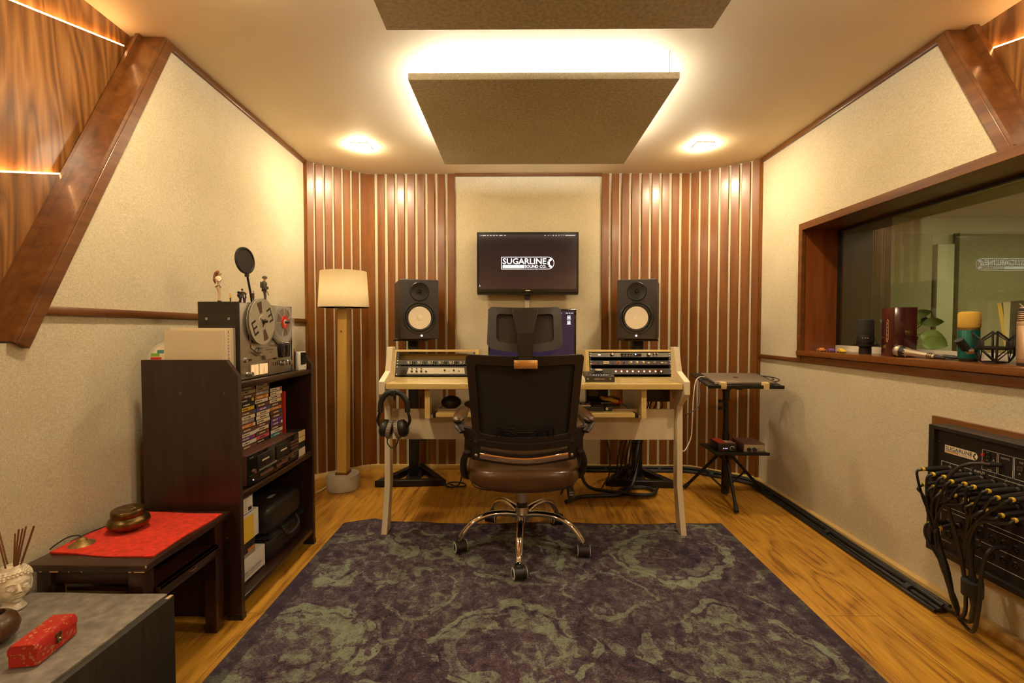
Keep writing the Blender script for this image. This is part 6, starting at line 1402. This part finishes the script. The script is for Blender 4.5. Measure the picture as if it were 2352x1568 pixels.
# ================================================================== things on the window sill
ZW = .9225
def sill_T(x, y, rz=0): return TR(x, y, ZW) @ RZ(rz)
def toycar(lab, x, y, rz, m, L=.062, z=0, wag=False):
    T = TR(x, y, ZW + z) @ RZ(rz); t = thing('toy_car', lab, 'toy car', T=T, group='toy cars on the window sill'); h = L / 2
    mb = M(T); sd = [(-h, .0045), (-h, .011), (-h * .93, .0130), (-h * .35, .0140), (-h * .12, .0195), (h * .38 if not wag else h * .80, .0195), (h * .62 if not wag else h * .92, .0145), (h * .97, .0130), (h, .010), (h, .0045)]
    mb.prism(sd, -.011, .011, m, frame((0, 0, 0), (1, 0, 0), (0, 0, 1))); mb.build('car_body', t, bevel=.0012)
    mb = M(T)
    for yy in (-.0112, .0112): mb.prism([(-h * .22, .0145), (-h * .08, .0185), (h * .34, .0185), (h * .46, .0145)], yy - .0002, yy + .0002, 'black_gloss', frame((0, 0, 0), (1, 0, 0), (0, 0, 1)))
    mb.build('side_windows', t)
    for xx in (-h * .6, h * .6):
        for yy in (-.0105, .0105): mb = M(T); mb.cyl((xx, yy - .002, .0048), (xx, yy + .002, .0048), .0048, 'rubber', n=14); mb.cyl((xx, yy - .0024, .0048), (xx, yy + .0024, .0048), .0024, 'white_plastic', n=10); mb.build('wheel', t)
toycar('small orange brown toy car at the wall end of the sill', 1.700, 2.545, 80, 'print_orange')
toycar('yellow toy car in front, nearest the black microphone', 1.705, 2.395, 72, 'print_yellow', wag=True)
toycar('yellow toy car half behind the front yellow one', 1.742, 2.455, 60, 'print_yellow')
toycar('dark purple toy car between the orange and the yellow ones', 1.702, 2.470, 75, 'print_purple', L=.055)
def mic_label(): pass
# black condenser in its ring mount
T = sill_T(1.755, 2.300)
mk_ = thing('condenser_microphone', 'black studio microphone standing in a ring shock mount on the sill', 'microphone', T=T)
mb = M(T); mb.lathe([(.026, 0), (.026, .028), (.022, .030), (.0, .030)], 'black_plastic', n=28); mb.build('mount_base', mk_)
mb = M(T); mb.lathe([(.052, .040), (.056, .041), (.056, .047), (.052, .048), (.050, .044), (.052, .040)], 'black_metal', n=36)
for k in range(5): mb.box(.020, .053, -.004, .004, .041, .046, 'black_metal', RZ(72 * k + 20))
for k in range(4): a = R_(90 * k + 40); mb.tube([(.050 * math.cos(a), .050 * math.sin(a), .046), (.036 * math.cos(a), .036 * math.sin(a), .085)], .0012, 'rubber', n=6); mb.tube([(.050 * math.cos(a + .3), .050 * math.sin(a + .3), .046), (.036 * math.cos(a), .036 * math.sin(a), .085)], .0012, 'rubber', n=6)
mb.build('shock_ring', mk_)
mb = M(T); mb.lathe([(.024, .030), (.036, .046), (.0365, .090), (.0360, .094)], 'black_plastic', n=36); mb.build('mic_body', mk_); mb = M(T); mb.lathe([(.0355, .0945), (.0355, .160), (.033, .170), (.026, .174), (0, .175)], 'mesh_black', n=36); mb.build('grille', mk_)
mb = M(T @ RZ(-125)); 
for k in range(3): mb.box(.0362, .0368, -.014 + .010 * k, -.009 + .010 * k, .078, .081, 'print_white')
mb.build('front_marks', mk_)
# maroon case
T = TR(1.700, 2.062, ZW) @ RZ(-14)
ry = thing('microphone_case', 'upright glossy maroon wooden case lettered ROYER with small latch', 'case', T=T)
mb = M(T); mb.box(0, .088, 0, .104, 0, .222, 'box_maroon', b=.002); mb.build('case_body', ry)
FRY = T @ frame((0, .104, 0), (0, -1, 0), (0, 0, 1)); mb = M(FRY)
pl = [(.052, .172), (.060, .160), (.060, .075), (.052, .063), (.044, .075), (.044, .160)]; cx = .052
for i in range(6):
    a, b_ = Vector(pl[i]), Vector(pl[(i + 1) % 6]); ci = Vector((.052, .1175)); a2 = a + (ci - a).normalized() * .0022; b2 = b_ + (ci - b_).normalized() * .0022; mb.prism([a, b_, b2, a2], 0, .0005, 'gold_print')
for k, ch_ in enumerate('ROYER'): mb.text(ch_, .0487, .0553, .150 - .0175 * k - .0055, .150 - .0175 * k + .0055, 'gold_print')
mb.build('emblem', ry, smooth=0)
F2 = T @ frame((0, 0, 0), (1, 0, 0), (0, 0, 1)); mb = M(F2); mb.box(.040, .072, .096, .118, 0, .004, 'brass_old', b=.001); mb.box(.054, .056, .098, .116, .004, .006, 'brass'); mb.build('latch', ry)
mb = M(T); mb.box(.0435, .0445, -.0003, .1043, .0005, .2225, 'print_black'); mb.build('lid_seam', ry)
# hand held microphone lying
A = Vector((1.712, 2.040, ZW + .027)); B = Vector((1.745, 1.905, ZW + .010)); d = (B - A).normalized()
hm = thing('handheld_microphone', 'silver handheld microphone lying on the sill before the maroon case', 'microphone', (1.73, 1.97, ZW))
s1 = d.cross(Vector((0, 0, 1))).normalized(); FM = frame(A, s1, d.cross(s1) * -1 if False else s1.cross(d) * -1, d)
mb = M(frame(A, s1, d.cross(s1), d)); mb.lathe([(0, -.027), (.012, -.0255), (.021, -.018), (.0255, -.006), (.0255, .002), (.024, .006)], 'mic_silver', n=28); mb.lathe([(.0245, .0062), (.0235, .018), (.019, .030)], 'black_plastic', n=28)
for k in range(10): mb.box(.0215, .0245, -.0028, .0028, .004, .030, 'mic_silver', RZ(36 * k) @ RY(-9) @ TR(.0, 0, 0))
mb.build('head', hm); mb = M(frame(A, s1, d.cross(s1), d)); mb.lathe([(.0195, .030), (.0165, .045), (.0125, .105), (.0115, .138), (.0105, .139)], 'mic_silver', n=24)
for k in range(3): mb.lathe([(.0128, .112 + .007 * k), (.0134, .114 + .007 * k), (.0128, .116 + .007 * k)], 'brass_old', n=24)
mb.build('handle', hm)
E1 = A + d * .139; mb = M(); mb.tube([E1, E1 + d * .035], [.0085, .0055], 'black_plastic', n=12); mb.tube([E1 + d * .035, E1 + d * .07 + Vector((.0, 0, -.004)), (1.78, 1.83, ZW + .004), (1.80, 1.80, ZW + .004)], .0028, 'cable_black', n=8, smooth=5); mb.build('cord', hm)
cn = thing('cable_connector', 'silver and black cable connector lying behind the handheld microphone', 'connector', (1.80, 1.90, ZW))
mb = M(); mb.cyl((1.800, 1.955, ZW + .009), (1.800, 1.925, ZW + .009), .0088, 'mic_silver', n=14); mb.build('metal_end', cn); mb = M(); mb.tube([(1.800, 1.925, ZW + .009), (1.802, 1.885, ZW + .008), (1.804, 1.87, ZW + .007)], [.0095, .0088, .005], 'black_plastic', n=12); mb.tube([(1.804, 1.87, ZW + .007), (1.808, 1.84, ZW + .003), (1.81, 1.815, ZW + .003)], .0028, 'cable_black', n=8); mb.build('grip', cn)
# green microphone with golden foam
T = sill_T(1.762, 1.785)
gm = thing('foam_microphone', 'dark green microphone wearing a mustard foam cover', 'microphone', T=T)
mb = M(T); mb.lathe([(.026, 0), (.029, .004), (.0300, .012)], 'black_plastic', n=32); mb.lathe([(.0302, .0122), (.0310, .020), (.0315, .118), (.0300, .121)], 'mic_green', n=36); mb.lathe([(.0312, .1212), (.0318, .130)], 'brass', n=36); mb.build('mic_body', gm)
mb = M(T); mb.lathe([(.0320, .1300), (.0335, .133), (.0335, .183), (.031, .190), (.024, .1925), (0, .193)], 'foam_gold', n=36); mb.build('foam_cover', gm)
mb = M(T @ RZ(-140) @ frame((.0318, 0, .055), (0, 1, 0), (0, 0, 1))); mb.text('V67', -.012, .012, -.016, -.009, 'gold_print'); mb.lathe([(.008, 0), (.008, .0005), (.0065, .0005)], 'gold_print', n=16, sy=.6); mb.build('engraving', gm)
# spider shock mount
T = sill_T(1.745, 1.672, -40)
sm = thing('spider_mount', 'empty black spider shock mount lying beside the green microphone', 'shock mount', T=T)
mb = M(T); mb.lathe([(.030, .002), (.034, .002), (.034, .008), (.030, .008), (.030, .002)], 'black_plastic', n=28); mb.lathe([(.046, .055), (.052, .055), (.052, .062), (.046, .062), (.046, .055)], 'black_plastic', n=36); mb.lathe([(.037, .050), (.041, .050), (.041, .058), (.037, .058), (.037, .050)], 'black_plastic', n=32); mb.build('rings', sm)
mb = M(T)
for k in range(4):
    a = R_(90 * k); c_, s_ = math.cos(a), math.sin(a)
    mb.tube([(.034 * c_, .034 * s_, .004), (.048 * c_, .048 * s_, .03), (.050 * c_, .050 * s_, .060), (.060 * c_, .060 * s_, .118)], [.003, .0035, .0035, .003], 'black_plastic', n=8, smooth=4)
    b_ = R_(90 * k + 45); mb.cbox((.051 * math.cos(b_), .051 * math.sin(b_), .068), (.010, .010, .034), 'black_plastic', b=.002)
mb.build('frame', sm)
for k in range(4):
    a = R_(90 * k); mb = M(T)
    for sg in (-1, 1):
        b_ = a + sg * R_(45); 
        for e in (0, .004): mb.tube([(.060 * math.cos(a), .060 * math.sin(a), .117 - e), (.051 * math.cos(b_), .051 * math.sin(b_), .084 - e)], .0014, 'rubber', n=6); mb.tube([(.036 * math.cos(a), .036 * math.sin(a), .006 + e), (.051 * math.cos(b_), .051 * math.sin(b_), .052)], .0014, 'rubber', n=6)
    mb.build('elastic_band', sm)
mb = M(T); mb.tube([(-.050, -.02, .050), (-.070, -.028, .046), (-.080, -.032, .060)], [.008, .009, .010], 'black_metal', n=12); mb.tube([(-.076, -.030, .050), (-.098, -.046, .085)], [.0135, .0145], 'rubber', n=16); mb.tube([(-.06, -.024, .045), (-.074, -.03, .043)], .0115, 'steel', n=12); mb.build('swivel_knob', sm)
# rose gold large microphone
T = sill_T(1.752, 1.560)
rm = thing('large_microphone', 'large rose gold microphone with mesh head at the photo edge', 'microphone', T=T)
mb = M(T); mb.lathe([(.033, 0), (.034, .003), (.034, .009)], 'black_plastic', n=32); mb.lathe([(.0330, .0092), (.0345, .012), (.0345, .022), (.0360, .023), (.0360, .136), (.0352, .137)], 'mic_rose', n=40); mb.lathe([(.0352, .1372), (.0362, .138), (.0362, .150), (.0355, .152)], 'mic_rose', n=40); mb.build('mic_body', rm)
mb = M(T)
for k in range(7):
    z = .154 + .0068 * k; r = .0345 - (.0006 * k if k < 5 else .0012 * k * .7); mb.lathe([(r, z), (r + .0016, z + .0022), (r, z + .0044)], 'mic_rose', n=36)
mb.lathe([(.0335, .152), (.0325, .195), (.028, .201), (0, .203)], 'mesh_black', n=36)
mb.lathe([(.0300, .2005), (.026, .2035), (0, .2045)], 'mic_rose', n=32); mb.build('grille', rm)
# ------------------------------------------------------------------ beyond the glass
M().box(.85, 2.655, .88, ZW, XG + .03, XG + .33, 'slat_wood_h', T=frame((0, 0, 0), (0, 1, 0), (0, 0, 1))).build('outer_sill', win)
pl_ = thing('potted_plant', 'leafy plant behind the glass, partly hidden by the maroon case', 'plant', (2.06, 2.43, ZW))
mb = M(TR(2.06, 2.43, ZW)); mb.lathe([(.035, 0), (.045, .004), (.055, .085), (.050, .085), (.046, .07), (0, .07)], 'pot_dark', n=28); mb.build('pot', pl_)
def leaf(p, d, up, L, w_, m='leaf'):
    d = Vector(d).normalized(); s_ = d.cross(Vector(up)).normalized(); u_ = s_.cross(d); vs = []; fs = []; n = 10
    for lay in (0, -.0012):
        for i in range(n + 1):
            t_ = i / n; ww = w_ * math.sin(PI * min(1, t_ * .98 + .02)) ** .75 * (1 - .25 * t_); c = Vector(p) + d * L * t_ + u_ * (L * .25 * (t_ - t_ * t_) * 1.6 - .12 * L * t_ * t_ + lay)
            vs += [c - s_ * ww + u_ * ww * .25, c, c + s_ * ww + u_ * ww * .25]
    N = 3 * (n + 1)
    for i in range(n):
        for k in (0, 1): a = 3 * i + k; fs += [(a, a + 1, a + 4, a + 3), (N + a, N + a + 3, N + a + 4, N + a + 1)]
    for i in range(n): fs += [(3 * i, 3 * i + 3, N + 3 * i + 3, N + 3 * i), (3 * i + 2, N + 3 * i + 2, N + 3 * i + 5, 3 * i + 5)]
    mb = M(); mb.faces(vs, fs, m); return mb
LV = [((-.03, -.04, .17), (-.5, -.25, .5), .085, .020), ((-.02, -.02, .185), (-.1, -.8, .6), .075, .018), ((.0, -.04, .18), (.5, -.45, .35), .085, .022), ((.02, -.08, .15), (.7, -.5, .15), .085, .022), ((.0, -.10, .10), (.35, -.75, -.35), .11, .034), ((-.01, -.12, .06), (.25, -.7, -.1), .10, .032), ((.02, -.03, .15), (.9, -.1, .5), .08, .02), ((-.05, .0, .14), (-.9, .1, .4), .08, .022), ((0, -.06, .14), (-.2, -.5, .9), .07, .018)]
for (p, d_, L_, w_) in LV:
    b0 = Vector((2.06, 2.43, ZW)) + Vector(p); lf = leaf(b0, d_, (-.72, -.66, .22), L_, w_ * 1.25); lf.tube([(2.06, 2.43, ZW + .07), b0], .0022, 'leaf', n=6); lf.build('leaf', pl_, smooth=60)
mg = thing('magazine', 'magazine with big pale letters leaning behind the glass above the rose gold microphone', 'magazine', (2.05, 1.80, ZW))
MT = frame((1.985, 1.850, ZW), (.62, -.78, 0), (.10, .08, .98))
mb = M(MT); mb.box(0, .20, 0, .240, -.006, 0, 'olive'); mb.text('YO', .022, .085, .196, .230, 'print_cream', TR(0, 0, 0)); mb.box(.02, .15, .05, .19, 0, .0005, 'print_brown'); mb.build('cover', mg)
mg = thing('yellow_booklet', 'thin yellow booklet fanned out behind the magazine beyond the glass', 'booklet', (2.0, 1.86, ZW))
MT = frame((2.010, 1.880, ZW), (.62, -.78, 0), (.10, .08, .98)) @ RZ(8)
mb = M(MT); mb.box(0, .14, 0, .236, -.002, 0, 'olive'); mb.box(0, .012, 0, .236, 0, .0006, 'print_yellow'); mb.build('cover', mg)
mg = thing('white_leaflet', 'white edged leaflet between yellow booklet and magazine beyond the glass', 'leaflet', (2.0, 1.87, ZW))
MT = frame((1.998, 1.868, ZW), (.62, -.78, 0), (.10, .08, .98)) @ RZ(4)
mb = M(MT); mb.box(0, .15, 0, .238, -.002, 0, 'paper'); mb.build('page', mg)
